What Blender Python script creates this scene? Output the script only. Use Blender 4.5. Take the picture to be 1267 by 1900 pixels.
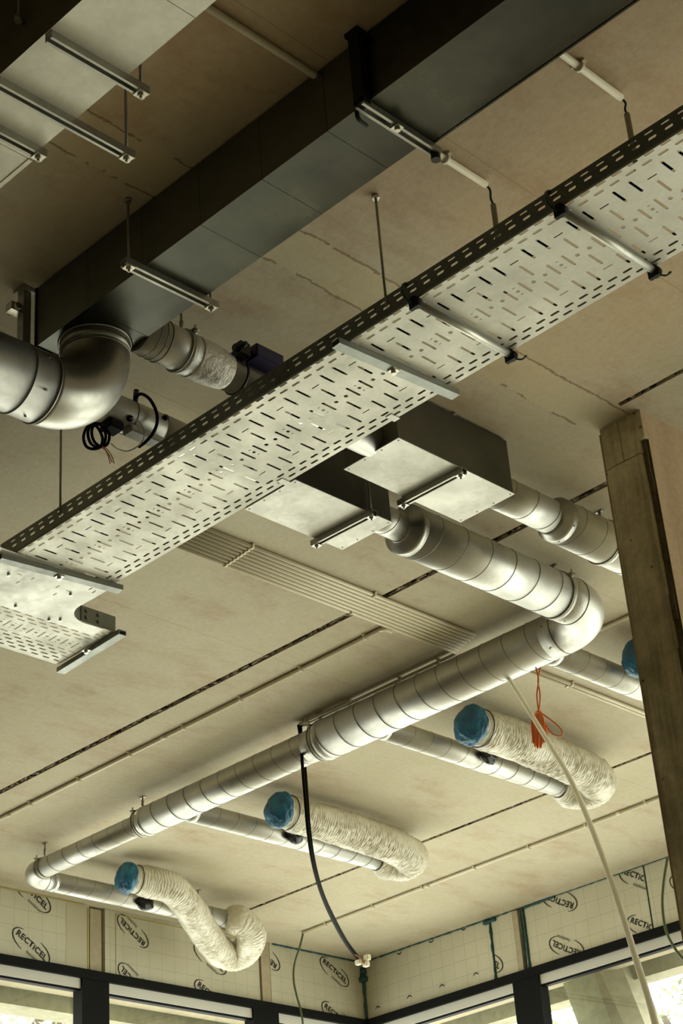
import bpy, bmesh, math, random
from mathutils import Vector, Matrix, noise
random.seed(7)
for o in list(bpy.data.objects): bpy.data.objects.remove(o)
SC = bpy.context.scene
COL = SC.collection
PI = math.pi

# ---------------------------------------------------------------- camera
# calibrated from the photograph's vanishing points: x runs along the cable tray, y along the
# branch ducts, z is up; the camera stands at the origin, the soffit 3.4 m above it
CAM = ((0.70390278, 0.70685285, -0.06985648),
       (-0.39267817, 0.30530439, -0.86752123),
       (-0.59188236, 0.63808172, 0.49247029))
FPX = 3360.447
cam_data = bpy.data.cameras.new('camera')
cam = bpy.data.objects.new('camera', cam_data); COL.objects.link(cam)
cam_data.sensor_fit = 'VERTICAL'; cam_data.sensor_height = 36.0
cam_data.lens = FPX / 1900 * 36.0
cam_data.clip_start = 0.05; cam_data.clip_end = 400
R3 = Matrix((CAM[0], [-v for v in CAM[1]], [-v for v in CAM[2]])).transposed()
cam.matrix_world = R3.to_4x4()
SC.camera = cam

# ---------------------------------------------------------------- light and exposure
SC.view_settings.view_transform = 'Standard'
SC.view_settings.look = 'None'
SC.view_settings.gamma = 1.0
SC.view_settings.use_curve_mapping = False
SC.view_settings.exposure = 0.0
SKY_STRENGTH = 6.8
SKY_UP = (1.0, 0.995, 0.945)
SKY_DOWN = (0.91, 0.885, 0.815)

w = bpy.data.worlds.new('sky'); SC.world = w; w.use_nodes = True
nt = w.node_tree; nt.nodes.clear()
tc = nt.nodes.new('ShaderNodeTexCoord'); sp = nt.nodes.new('ShaderNodeSeparateXYZ')
rp = nt.nodes.new('ShaderNodeValToRGB'); bg = nt.nodes.new('ShaderNodeBackground'); ow = nt.nodes.new('ShaderNodeOutputWorld')
mr = nt.nodes.new('ShaderNodeMapRange'); mr.inputs[1].default_value = -1; mr.inputs[2].default_value = 1
nt.links.new(tc.outputs['Generated'], sp.inputs[0]); nt.links.new(sp.outputs['Z'], mr.inputs[0])
nt.links.new(mr.outputs[0], rp.inputs[0]); nt.links.new(rp.outputs[0], bg.inputs[0]); nt.links.new(bg.outputs[0], ow.inputs[0])
bg.inputs[1].default_value = SKY_STRENGTH
cr = rp.color_ramp
cr.elements[0].position = 0.0; cr.elements[0].color = (*[c * 0.6 for c in SKY_DOWN], 1)
cr.elements[1].position = 1.0; cr.elements[1].color = (*[c * 0.8 for c in SKY_UP], 1)
e = cr.elements.new(0.49); e.color = (*SKY_DOWN, 1)
e = cr.elements.new(0.53); e.color = (*SKY_UP, 1)

def portal(name, loc, rot, sx, sy):
    d = bpy.data.lights.new(name, 'AREA'); d.shape = 'RECTANGLE'; d.size = sx; d.size_y = sy
    d.cycles.is_portal = True
    o = bpy.data.objects.new(name, d); COL.objects.link(o); o.location = loc; o.rotation_euler = rot
# daylight portals (sampling guides only) standing in the two glazed walls
portal('daylight_portal', (-8.46, 6.9, 0.67), (0, -PI/2, 0), 4.6, 4.0)
portal('daylight_portal', (-2.7, 8.96, 0.67), (-PI/2, 0, 0), 11.4, 4.6)

# ---------------------------------------------------------------- helpers
def RAY(px, py):
    c = ((px - 633.5) / FPX, (py - 950) / FPX, 1.0)
    return Vector([sum(CAM[k][i] * c[k] for k in range(3)) for i in range(3)])
def PZ(px, py, z): d = RAY(px, py); return d * (z / d.z)
def PX(px, py, x): d = RAY(px, py); return d * (x / d.x)
def PY(px, py, y): d = RAY(px, py); return d * (y / d.y)
def PD(px, py, depth): return RAY(px, py) * depth      # at a distance along the view axis
def lin(r, g, b):
    f = lambda v: (v/255/12.92) if v/255 <= .04045 else ((v/255+.055)/1.055)**2.4
    return (f(r), f(g), f(b), 1)
CEIL = 3.4

def thing(name, label, cat, loc=(0, 0, 0), group=None):
    o = bpy.data.objects.new(name, None); COL.objects.link(o); o.location = loc
    o.empty_display_size = 0.05
    o['label'] = label; o['category'] = cat
    if group: o['group'] = group
    return o
def tag(o, label, cat, group=None):
    o['label'] = label; o['category'] = cat
    if group: o['group'] = group
    return o
def obj(name, bm, mats, parent=None, label=None):
    me = bpy.data.meshes.new(name); bm.to_mesh(me); bm.free()
    if not isinstance(mats, (list, tuple)): mats = [mats]
    for m in mats: me.materials.append(m)
    o = bpy.data.objects.new(name, me); COL.objects.link(o)
    if parent:
        o.parent = parent
        o.matrix_parent_inverse = Matrix.Translation(parent.location).inverted() if parent.type == 'EMPTY' else Matrix.Identity(4)
    if label: o['label'] = label
    return o
def sub(name, bm, mats, parent, label=None):
    "a sub-part: parented to a mesh part (parts keep identity transforms)"
    o = obj(name, bm, mats, None, label); o.parent = parent
    return o
def struct(name, bm, mats):
    o = obj(name, bm, mats); o['kind'] = 'structure'; return o

def B(): return bmesh.new()
def box(bm, lo, hi, mi=0, mat=None):
    x0, y0, z0 = lo; x1, y1, z1 = hi
    vs = [bm.verts.new(v) for v in ((x0,y0,z0),(x1,y0,z0),(x1,y1,z0),(x0,y1,z0),(x0,y0,z1),(x1,y0,z1),(x1,y1,z1),(x0,y1,z1))]
    if mat is not None:
        for v in vs: v.co = mat @ v.co
    for f in ((0,3,2,1),(4,5,6,7),(0,1,5,4),(1,2,6,5),(2,3,7,6),(3,0,4,7)):
        bm.faces.new([vs[i] for i in f]).material_index = mi
    return vs
def frame_of(t, up=Vector((0, 0, 1))):
    t = t.normalized()
    if abs(t.dot(up)) > .98: up = Vector((1, 0, 0))
    s = t.cross(up).normalized(); u = s.cross(t).normalized()
    return s, u
def tube(bm, pts, r, seg=12, mi=0, caps=True, closed=False, rfun=None):
    "smooth tube through the points; r a number or a list"
    pts = [Vector(p) for p in pts]; n = len(pts)
    T = []
    for i in range(n):
        if closed: a, b = pts[(i-1) % n], pts[(i+1) % n]
        else: a, b = pts[max(i-1, 0)], pts[min(i+1, n-1)]
        T.append((b - a).normalized())
    s, u = frame_of(T[0]); rings = []
    for i in range(n):
        if i:
            q = T[i-1].rotation_difference(T[i]); s = q @ s; s = (s - T[i]*s.dot(T[i])).normalized(); u = s.cross(T[i])
        ri = r[i] if isinstance(r, (list, tuple)) else r
        ring = []
        for k in range(seg):
            a = 2*PI*k/seg
            rr = ri if rfun is None else ri * rfun(i, k, a)
            ring.append(bm.verts.new(pts[i] + (s*math.cos(a) + u*math.sin(a))*rr))
        rings.append(ring)
    for i in range(n if closed else n-1):
        A, C = rings[i], rings[(i+1) % n]
        for k in range(seg):
            f = bm.faces.new((A[k], A[(k+1) % seg], C[(k+1) % seg], C[k])); f.smooth = True; f.material_index = mi
    if caps and not closed:
        f = bm.faces.new(rings[0][::-1]); f.material_index = mi
        f = bm.faces.new(rings[-1]); f.material_index = mi
    return rings
def cyl(bm, a, b, r, seg=16, mi=0, r2=None):
    tube(bm, [a, b], [r, r2 if r2 is not None else r], seg, mi)
def ring(bm, c, axis, R, r, seg=48, rs=6, mi=0):
    "torus round an axis"
    axis = Vector(axis).normalized(); s, u = frame_of(axis); c = Vector(c)
    tube(bm, [c + (s*math.cos(2*PI*k/seg) + u*math.sin(2*PI*k/seg))*R for k in range(seg)], r, rs, mi, closed=True)
def band(bm, c, axis, R, wid, th, seg=48, mi=0):
    "flat strip bent round an axis"
    axis = Vector(axis).normalized(); s, u = frame_of(axis); c = Vector(c); rr = []
    for k in range(seg):
        d = s*math.cos(2*PI*k/seg) + u*math.sin(2*PI*k/seg)
        rr.append([bm.verts.new(c + d*R - axis*wid/2), bm.verts.new(c + d*(R+th) - axis*wid/2),
                   bm.verts.new(c + d*(R+th) + axis*wid/2), bm.verts.new(c + d*R + axis*wid/2)])
    for k in range(seg):
        A, C = rr[k], rr[(k+1) % seg]
        for j in range(4):
            f = bm.faces.new((A[j], A[(j+1) % 4], C[(j+1) % 4], C[j])); f.material_index = mi; f.smooth = (j in (1, 3))
def prism(bm, pts2, f0, f1, mi=0):
    "extrude polygon: f0(p), f1(p) map a 2-D point to the two end faces"
    a = [bm.verts.new(f0(p)) for p in pts2]; b = [bm.verts.new(f1(p)) for p in pts2]; n = len(a)
    bm.faces.new(a[::-1]).material_index = mi; bm.faces.new(b).material_index = mi
    for i in range(n):
        bm.faces.new((a[i], a[(i+1) % n], b[(i+1) % n], b[i])).material_index = mi
    bmesh.ops.recalc_face_normals(bm, faces=bm.faces[:])
def bez(pts, n=12):
    "Catmull-Rom through points"
    P = [Vector(p) for p in pts]; P = [P[0]*2 - P[1]] + P + [P[-1]*2 - P[-2]]; out = []
    for i in range(1, len(P)-2):
        for k in range(n):
            t = k/n
            out.append(.5*((2*P[i]) + (P[i+1]-P[i-1])*t + (2*P[i-1]-5*P[i]+4*P[i+1]-P[i+2])*t*t + (3*P[i]-P[i-1]-3*P[i+1]+P[i+2])*t**3))
    out.append(P[-2]); return out
def arc(c, r, a0, a1, u, v, n=16):
    c = Vector(c); u = Vector(u); v = Vector(v)
    return [c + u*r*math.cos(a0+(a1-a0)*k/n) + v*r*math.sin(a0+(a1-a0)*k/n) for k in range(n+1)]

# ---------------------------------------------------------------- materials
def mat(name, col, rough=.6, metal=0.0, spec=.5):
    m = bpy.data.materials.new(name); m.use_nodes = True
    b = m.node_tree.nodes['Principled BSDF']
    b.inputs['Base Color'].default_value = col; b.inputs['Roughness'].default_value = rough
    b.inputs['Metallic'].default_value = metal
    b.inputs['Specular IOR Level'].default_value = spec
    return m
def nodes(m): return m.node_tree, m.node_tree.nodes['Principled BSDF']
def N(nt, t, **kw):
    n = nt.nodes.new(t)
    for k, v in kw.items():
        if k.startswith('i_'):
            n.inputs[int(k[2:])].default_value = v
        else: setattr(n, k, v)
    return n
def ramp(nt, stops):
    r = nt.nodes.new('ShaderNodeValToRGB'); c = r.color_ramp
    c.elements[0].position, c.elements[0].color = stops[0][0], stops[0][1]
    c.elements[1].position, c.elements[1].color = stops[-1][0], stops[-1][1]
    for p, q in stops[1:-1]:
        x = c.elements.new(p); x.color = q
    return r
def g(v): return (v, v, v, 1)
def noise_tex(nt, scale, detail=5, rough=.6, vec=None, stretch=None):
    tc = N(nt, 'ShaderNodeTexCoord'); mp = N(nt, 'ShaderNodeMapping')
    nt.links.new(tc.outputs['Object'], mp.inputs[0])
    if stretch: mp.inputs['Scale'].default_value = stretch
    n = N(nt, 'ShaderNodeTexNoise'); n.inputs['Scale'].default_value = scale
    n.inputs['Detail'].default_value = detail; n.inputs['Roughness'].default_value = rough
    nt.links.new(mp.outputs[0], n.inputs['Vector']); return n
def mixc(nt, fac, a, b, mode='MIX'):
    x = nt.nodes.new('ShaderNodeMix'); x.data_type = 'RGBA'; x.blend_type = mode
    for s, v in ((0, fac), (6, a), (7, b)):
        if hasattr(v, 'is_output') or hasattr(v, 'links'): nt.links.new(v, x.inputs[s])
        else: x.inputs[s].default_value = v
    return x.outputs[2]
def bump(nt, b, h, strength=.3, dist=.01):
    bn = N(nt, 'ShaderNodeBump'); bn.inputs['Strength'].default_value = strength; bn.inputs['Distance'].default_value = dist
    nt.links.new(h, bn.inputs['Height']); nt.links.new(bn.outputs[0], b.inputs['Normal'])
def M2(nt, op, a, b=None, c=None):
    n = nt.nodes.new('ShaderNodeMath'); n.operation = op
    for i, v in enumerate((a, b, c)):
        if v is None: continue
        if hasattr(v, 'is_output'): nt.links.new(v, n.inputs[i])
        else: n.inputs[i].default_value = v
    return n.outputs[0]

def galv(name, col, rough=.36, metal=1.0, blot=.10, spang=90, bmp=.0, sw=.12):
    m = mat(name, col, rough, metal); nt, b = nodes(m)
    n = noise_tex(nt, 5, 4, .6); v = N(nt, 'ShaderNodeTexVoronoi'); v.inputs['Scale'].default_value = spang
    tc = N(nt, 'ShaderNodeTexCoord'); nt.links.new(tc.outputs['Object'], v.inputs['Vector'])
    sepc = N(nt, 'ShaderNodeSeparateColor'); nt.links.new(v.outputs['Color'], sepc.inputs[0])
    f = M2(nt, 'ADD', M2(nt, 'MULTIPLY', n.outputs[0], 1-sw), M2(nt, 'MULTIPLY', sepc.outputs[0], sw))
    lo = (*[max(0, c*(1-blot*1.6)) for c in col[:3]], 1); hi = (*[min(1, c*(1+blot)) for c in col[:3]], 1)
    r = ramp(nt, [(.3, lo), (.72, hi)]); nt.links.new(f, r.inputs[0]); nt.links.new(r.outputs[0], b.inputs['Base Color'])
    rr = ramp(nt, [(.3, g(rough*1.25)), (.7, g(rough*.8))]); nt.links.new(f, rr.inputs[0]); nt.links.new(rr.outputs[0], b.inputs['Roughness'])
    if bmp:
        n2 = noise_tex(nt, 9, 3, .5); bump(nt, b, n2.outputs[0], bmp, .01)
    return m
M_SPIRAL = galv('galvanised_spiral_duct', (.56, .55, .50, 1), .47, 1.0, .05, 60, .04)
M_SEAM = galv('lock_seam_metal', (.22, .21, .17, 1), .45, 1.0, .1)
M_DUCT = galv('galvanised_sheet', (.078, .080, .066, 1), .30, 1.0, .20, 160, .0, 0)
M_ELBOW = galv('pressed_elbow_metal', (.36, .35, .31, 1), .36, 1.0, .10, 60, .04)
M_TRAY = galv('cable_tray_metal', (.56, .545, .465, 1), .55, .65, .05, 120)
M_TRAYSHADE = galv('shaded_tray_side_metal', (.25, .255, .21, 1), .5, .8, .1, 120)  # darker copy of the tray metal: flange shade away from windows painted in
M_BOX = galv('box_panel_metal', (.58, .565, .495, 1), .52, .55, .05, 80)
M_BOXSHADE = galv('shaded_box_side_metal', (.15, .148, .125, 1), .42, .95, .08, 160, 0, 0)  # darker copy for box and duct sides, their shade put into the colour
M_PLATE = galv('smooth_plate_metal', (.50, .49, .43, 1), .42, .6, .08, 50)
M_RAIL = galv('strut_channel_metal', (.42, .41, .35, 1), .45, .9, .1, 80)
M_ROD = galv('threaded_rod_metal', (.34, .33, .28, 1), .45, .9, .1, 120)
M_STRAP = galv('blue_grey_strap', (.33, .345, .31, 1), .5, .6, .06, 80)
M_BOLT = galv('bolt_metal', (.6, .58, .5, 1), .3, 1, .1, 80)
M_DARK = mat('black_rubber', (.008, .008, .009, 1), .35)
M_GLOSS = mat('glossy_black_plastic', (.004, .004, .004, 1), .15, 0, .4)
M_BOOT = mat('black_device', (.009, .009, .008, 1), .6, 0, .2)
M_PURPLE = mat('dark_violet_actuator', (.018, .012, .045, 1), .45)
M_CABLE = mat('black_cable', (.005, .006, .004, 1), .75, 0, .05)
M_GREENCABLE = mat('olive_green_cable', (.065, .085, .028, 1), .45)
M_EARTH = mat('green_earth_wire', (.012, .045, .018, 1), .4)
M_ORANGE = mat('orange_cord', (.72, .18, .03, 1), .5)
M_COPPER = mat('brown_core_wire', (.35, .09, .025, 1), .4)
M_GREYWIRE = mat('pale_grey_wire', (.45, .42, .36, 1), .4)
M_PVC = mat('white_plastic_conduit', lin(206, 196, 168), .42)
M_HOSE = mat('translucent_white_hose', lin(238, 233, 215), .35)
M_SLEEVE = mat('grey_plastic_sleeve', lin(128, 120, 96), .5)
M_FRAME = mat('black_window_frame', (.005, .005, .005, 1), .6, 0, .1)
M_ALU = mat('pale_anodised_profile', (.60, .58, .52, 1), .5, .1)
M_FOAM = mat('teal_foam_sealant', (.035, .085, .08, 1), .8, 0, .2)
M_EDGE = mat('yellow_foam_edge', lin(176, 160, 96), .8)
M_PRINT = mat('black_print', (.012, .012, .010, 1), .6)
M_PRINTG = mat('grey_print', (.17, .165, .125, 1), .6)
M_WHITEBLOCK = mat('white_connector_block', lin(222, 214, 188), .5)
M_TAPE = mat('crumpled_foil_tape', (.66, .62, .53, 1), .45, .5)
nt, b = nodes(M_TAPE); bump(nt, b, noise_tex(nt, 60, 4, .7).outputs[0], .7, .01)

nt, b = nodes(M_HOSE); b.inputs['Subsurface Weight'].default_value = 1.0; b.inputs['Subsurface Scale'].default_value = .02; b.inputs['Subsurface Radius'].default_value = (1, 1, 1)
# blue plastic film with folds
M_BLUE = mat('blue_plastic_film', lin(28, 96, 128), .45); nt, b = nodes(M_BLUE)
n = noise_tex(nt, 16, 5, .6); r = ramp(nt, [(.3, lin(14, 62, 92)), (.7, lin(40, 118, 150))])
nt.links.new(n.outputs[0], r.inputs[0]); nt.links.new(r.outputs[0], b.inputs['Base Color'])
bump(nt, b, noise_tex(nt, 26, 5, .6).outputs[0], .35, .008)
# white laminated sleeve of the flexible duct
M_FLEX = mat('white_laminate_sleeve', lin(226, 216, 188), .30, .0, .6); nt, b = nodes(M_FLEX)
n = noise_tex(nt, 45, 6, .7); r = ramp(nt, [(.3, lin(198, 191, 168)), (.65, lin(222, 216, 196))])
nt.links.new(n.outputs[0], r.inputs[0]); nt.links.new(r.outputs[0], b.inputs['Base Color'])
bump(nt, b, noise_tex(nt, 60, 3, .6).outputs[0], .15, .004)

def concrete(name, c0, c1, scale=1.2, fine=30, bmp=.12, rough=.8, stretch=None, pits=0):
    m = mat(name, c0, rough, 0, .25); nt, b = nodes(m)
    n1 = noise_tex(nt, scale, 6, .62, stretch=stretch); n2 = noise_tex(nt, fine, 5, .7)
    r = ramp(nt, [(.32, c0), (.68, c1)]); nt.links.new(n1.outputs[0], r.inputs[0])
    r2 = ramp(nt, [(.35, g(.86)), (.62, g(1.0))]); nt.links.new(n2.outputs[0], r2.inputs[0])
    c = mixc(nt, 1.0, r.outputs[0], r2.outputs[0], 'MULTIPLY')
    if pits:
        v = N(nt, 'ShaderNodeTexVoronoi'); v.inputs['Scale'].default_value = pits
        tc = N(nt, 'ShaderNodeTexCoord'); nt.links.new(tc.outputs['Object'], v.inputs['Vector'])
        pr = ramp(nt, [(.05, g(.25)), (.13, g(1))]); nt.links.new(v.outputs['Distance'], pr.inputs[0])
        c = mixc(nt, 1.0, c, pr.outputs[0], 'MULTIPLY')
    nt.links.new(c, b.inputs['Base Color'])
    if bmp: bump(nt, b, n2.outputs[0], bmp, .01)
    return m, nt, b, c

M_FLOOR, _, _, _ = concrete('screed_floor', lin(176, 166, 146), lin(194, 184, 162), .6)
M_WALL, _, _, _ = concrete('bare_block_wall', lin(92, 86, 70), lin(110, 102, 82), .8)
M_COLUMN, nt, b, cc = concrete('board_marked_column', lin(184, 172, 136), lin(236, 222, 186), 4.2, 50, .4, .85, (1, 1, .35), 14)
st_ = noise_tex(nt, 13, 5, .7, stretch=(1, 1, .07)); sr_ = ramp(nt, [(.38, g(.62)), (.56, g(1.04))]); nt.links.new(st_.outputs[0], sr_.inputs[0])
cc = mixc(nt, 1, cc, sr_.outputs[0], 'MULTIPLY')
tc = N(nt, 'ShaderNodeTexCoord'); sx = N(nt, 'ShaderNodeSeparateXYZ'); nt.links.new(tc.outputs['Object'], sx.inputs[0])
wb = M2(nt, 'MULTIPLY', M2(nt, 'SUBTRACT', noise_tex(nt, 12, 4, .7).outputs[0], .5), .03)
ck = M2(nt, 'LESS_THAN', M2(nt, 'ABSOLUTE', M2(nt, 'SUBTRACT', M2(nt, 'ADD', sx.outputs['Z'], wb), 3.228)), .0022)
up = M2(nt, 'MULTIPLY', M2(nt, 'GREATER_THAN', sx.outputs['Z'], 3.23), M2(nt, 'LESS_THAN', M2(nt, 'ABSOLUTE', M2(nt, 'SUBTRACT', M2(nt, 'ADD', sx.outputs['X'], M2(nt, 'MULTIPLY', wb, .3)), -3.01)), .0014))
st2 = noise_tex(nt, 5, 5, .75); s2r = ramp(nt, [(.36, g(.72)), (.6, g(1.05))]); nt.links.new(st2.outputs[0], s2r.inputs[0])
cc = mixc(nt, 1, cc, s2r.outputs[0], 'MULTIPLY')
cc = mixc(nt, M2(nt, 'MULTIPLY', M2(nt, 'MAXIMUM', ck, up), .75), cc, lin(50, 42, 26))
nt.links.new(cc, b.inputs['Base Color'])
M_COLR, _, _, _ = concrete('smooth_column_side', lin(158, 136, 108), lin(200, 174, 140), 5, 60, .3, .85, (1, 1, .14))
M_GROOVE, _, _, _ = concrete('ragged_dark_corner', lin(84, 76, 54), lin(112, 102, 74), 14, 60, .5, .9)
M_OUTCON, _, _, _ = concrete('outdoor_concrete', lin(150, 146, 122), lin(176, 170, 146), 2.5, 20, .1)
M_STUD, _, _, _ = concrete('pale_column_face', lin(168, 156, 130), lin(184, 172, 144), 3, 30, .05)

# soffit: cast slabs with a rough patched strip, hairline board marks, rust stains
M_CEIL = mat('cast_concrete_soffit', lin(176, 163, 128), .82, 0, .2); nt, b = nodes(M_CEIL)
tc = N(nt, 'ShaderNodeTexCoord'); sx = N(nt, 'ShaderNodeSeparateXYZ'); nt.links.new(tc.outputs['Object'], sx.inputs[0])
n1 = noise_tex(nt, .9, 6, .6); n2 = noise_tex(nt, 4.5, 6, .68, stretch=(1, .45, 1)); n3 = noise_tex(nt, 42, 5, .7)
r1 = ramp(nt, [(.34, lin(180, 170, 145)), (.5, lin(186, 176, 152)), (.66, lin(192, 184, 160))]); nt.links.new(n1.outputs[0], r1.inputs[0])
r2 = ramp(nt, [(.30, lin(232, 216, 202)), (.5, g(1)), (.8, lin(244, 246, 230))]); nt.links.new(n2.outputs[0], r2.inputs[0])
c = mixc(nt, .75, r1.outputs[0], r2.outputs[0], 'MULTIPLY')
r3 = ramp(nt, [(.3, g(.9)), (.6, g(1))]); nt.links.new(n3.outputs[0], r3.inputs[0])
c = mixc(nt, 1, c, r3.outputs[0], 'MULTIPLY')
warm = M2(nt, 'ADD', M2(nt, 'MULTIPLY', M2(nt, 'SUBTRACT', n1.outputs[0], .5), 2.4), M2(nt, 'MULTIPLY', M2(nt, 'ADD', M2(nt, 'ADD', sx.outputs['X'], M2(nt, 'MULTIPLY', sx.outputs['Y'], -.2)), 4.6), .45))
wr_ = ramp(nt, [(.1, g(0)), (.75, g(1))]); nt.links.new(warm, wr_.inputs[0])
c = mixc(nt, M2(nt, 'MULTIPLY', wr_.outputs[0], .8), c, mixc(nt, 1, c, lin(255, 234, 214), 'MULTIPLY'))
wob = M2(nt, 'MULTIPLY', M2(nt, 'SUBTRACT', noise_tex(nt, 7, 6, .75).outputs[0], .5), .05)
def near(coord, pos, wid, w2=wob):
    "1 on a thin wandering line coord = pos, else 0"
    d = M2(nt, 'ABSOLUTE', M2(nt, 'SUBTRACT', M2(nt, 'ADD', coord, w2), pos))
    return M2(nt, 'LESS_THAN', d, wid)
X, Y = sx.outputs['X'], sx.outputs['Y']
lt = M2(nt, 'MULTIPLY', M2(nt, 'LESS_THAN', Y, 4.72), 1.0)
# patched strip between x = -3.14 and -2.96
inb = M2(nt, 'MULTIPLY', M2(nt, 'MULTIPLY', M2(nt, 'GREATER_THAN', M2(nt, 'ADD', X, wob), -3.12), M2(nt, 'LESS_THAN', M2(nt, 'ADD', X, wob), -2.955)), lt)
c = mixc(nt, M2(nt, 'MULTIPLY', inb, .30), c, lin(196, 182, 140))
gate = M2(nt, 'GREATER_THAN', noise_tex(nt, 9, 3, .6).outputs[0], .46)
line = M2(nt, 'MULTIPLY', M2(nt, 'MULTIPLY', M2(nt, 'MAXIMUM', near(X, -3.12, .0045), near(X, -2.955, .0045)), lt), gate)
c = mixc(nt, M2(nt, 'MULTIPLY', line, .65), c, lin(110, 84, 56))
thin = M2(nt, 'MULTIPLY', wob, .15)
ln2 = M2(nt, 'MAXIMUM', near(X, -2.394, .0016, thin), M2(nt, 'MAXIMUM', near(X, -3.9, .0014, thin), near(X, -5.2, .0014, thin)))
c = mixc(nt, M2(nt, 'MULTIPLY', ln2, .35), c, lin(104, 84, 56))
# small rust marks
v = N(nt, 'ShaderNodeTexVoronoi'); v.inputs['Scale'].default_value = 2.3
mp = N(nt, 'ShaderNodeMapping'); mp.inputs['Scale'].default_value = (1, 1, .01); nt.links.new(tc.outputs['Object'], mp.inputs[0]); nt.links.new(mp.outputs[0], v.inputs['Vector'])
vd = M2(nt, 'ADD', v.outputs['Distance'], M2(nt, 'MULTIPLY', n3.outputs[0], .03))
rs = M2(nt, 'LESS_THAN', vd, .032)
c = mixc(nt, M2(nt, 'MULTIPLY', rs, .45), c, lin(112, 66, 40))
nt.links.new(c, b.inputs['Base Color'])
bump(nt, b, n3.outputs[0], .12, .01)

M_JOINT = mat('dark_joint_filler', (.01, .01, .008, 1), .9); nt, b = nodes(M_JOINT)
n = noise_tex(nt, 40, 5, .75, stretch=(1, 1.5, 1)); r = ramp(nt, [(.44, lin(22, 17, 10)), (.52, lin(100, 80, 52)), (.62, lin(176, 160, 124))])
nt.links.new(n.outputs[0], r.inputs[0]); nt.links.new(r.outputs[0], b.inputs['Base Color'])

# foil faced insulation board with its printed cutting grid (0.1 m)
def board_mat(name, axis, base):
    m = mat(name, base, .38, .15); nt, b = nodes(m)
    tc = N(nt, 'ShaderNodeTexCoord'); s = N(nt, 'ShaderNodeSeparateXYZ'); nt.links.new(tc.outputs['Object'], s.inputs[0])
    def ln(o, off):
        fr = M2(nt, 'FRACT', M2(nt, 'MULTIPLY', M2(nt, 'ADD', o, off), 10.0))
        return M2(nt, 'LESS_THAN', M2(nt, 'ABSOLUTE', M2(nt, 'SUBTRACT', fr, .5)), .022)
    l = M2(nt, 'MAXIMUM', ln(s.outputs[axis], 20.03), ln(s.outputs['Z'], 20.06))
    l = M2(nt, 'MULTIPLY', l, .24)
    n = noise_tex(nt, 3, 4, .6); r = ramp(nt, [(.3, (*[v*.86 for v in base[:3]], 1)), (.7, base)]); nt.links.new(n.outputs[0], r.inputs[0])
    c = mixc(nt, l, r.outputs[0], lin(104, 98, 74)); nt.links.new(c, b.inputs['Base Color'])
    bump(nt, b, noise_tex(nt, 14, 4, .6).outputs[0], .12, .01)
    return m
M_BOARDL = board_mat('insulation_facing_left', 'Y', lin(206, 201, 178))
M_BOARDR = board_mat('insulation_facing_right', 'X', lin(210, 205, 182))

M_TAPEF = mat('foil_tape_strip', lin(196, 190, 165), .35, .3)

# thin pane: mostly clear with a weak mirror
M_GLASS = bpy.data.materials.new('window_glass'); M_GLASS.use_nodes = True; nt = M_GLASS.node_tree; nt.nodes.clear()
o_ = nt.nodes.new('ShaderNodeOutputMaterial'); mx = nt.nodes.new('ShaderNodeMixShader'); tr = nt.nodes.new('ShaderNodeBsdfTransparent'); gl = nt.nodes.new('ShaderNodeBsdfGlossy')
gl.inputs['Roughness'].default_value = .03; tr.inputs[0].default_value = (.93, .96, .92, 1); mx.inputs[0].default_value = .06
nt.links.new(tr.outputs[0], mx.inputs[1]); nt.links.new(gl.outputs[0], mx.inputs[2]); nt.links.new(mx.outputs[0], o_.inputs[0])
M_LEAF = mat('foliage', (.10, .13, .035, 1), .6); M_BARK = mat('bark', (.08, .06, .04, 1), .9)
nt, b = nodes(M_LEAF); n = noise_tex(nt, 2, 3, .6); r = ramp(nt, [(.3, (.14, .17, .08, 1)), (.7, (.45, .48, .28, 1))]); nt.links.new(n.outputs[0], r.inputs[0]); nt.links.new(r.outputs[0], b.inputs['Base Color'])

# ================================================================ THE SETTING
XL, YR = -8.395, 8.895
FL = -1.6
# ceiling: slabs with real gaps at the joints y = 4.645 (right of the column), 5.054 and 7.445
def gap_slab():
    bm = B()
    T = .25
    g1, g2, gw, g2w = 5.054, 7.445, .017, .014
    def b_(x0, x1, y0, y1, z0=CEIL): box(bm, (x0, y0, z0), (x1, y1, CEIL + T))
    b_(-8.9, 3.0, -8.0, 4.6345)
    b_(-8.9, -2.94, 4.6345, g1-gw); b_(-2.94, 3.0, 4.6565, g1-gw)
    b_(-8.9, 3.0, g1+gw, g2-g2w); b_(-8.9, 3.0, g2+g2w, 9.4)
    box(bm, (-8.9, -8.0, CEIL+.028), (3.0, 9.4, CEIL+T+.02))
    return bm
struct('ceiling', gap_slab(), M_CEIL)
for i, (y, wd, x0, x1) in enumerate(((5.054, .017, -8.39, -2.95), (7.445, .014, -8.39, -3.0), (4.6455, .011, -2.93, 2.9))):
    bm = B(); rnd = random.Random(i)
    box(bm, (x0, y-wd, CEIL+.022), (x1, y+wd, CEIL+.026))
    for lane in ((-.45, .15), (.15, .6), (.6, 1.0)):  # broken crumbs of filler along the groove
        x = x0
        while x < x1:
            L = rnd.uniform(.008, .045); e = min(x+L, x1)
            if rnd.random() < (.45 if lane[0] < 0 else .75):
                z = CEIL + rnd.choice((.001, .004, .008, .014))
                box(bm, (x, y+wd*lane[0], z), (e, y+wd*lane[1]*rnd.uniform(.9, 1), CEIL+.025))
            x = e
    struct('trim_%d' % (i+1), bm, M_JOINT)
bm = B(); box(bm, (-9.0, -8.2, FL-.1), (3.2, 9.5, FL)); struct('floor', bm, M_FLOOR)
bm = B(); box(bm, (-9.0, -8.2, FL), (3.2, -8.0, CEIL+.25)); struct('wall_back', bm, M_WALL)
bm = B(); box(bm, (3.0, -8.0, FL), (3.2, 9.4, CEIL+.25)); struct('wall_side', bm, M_WALL)
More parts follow.
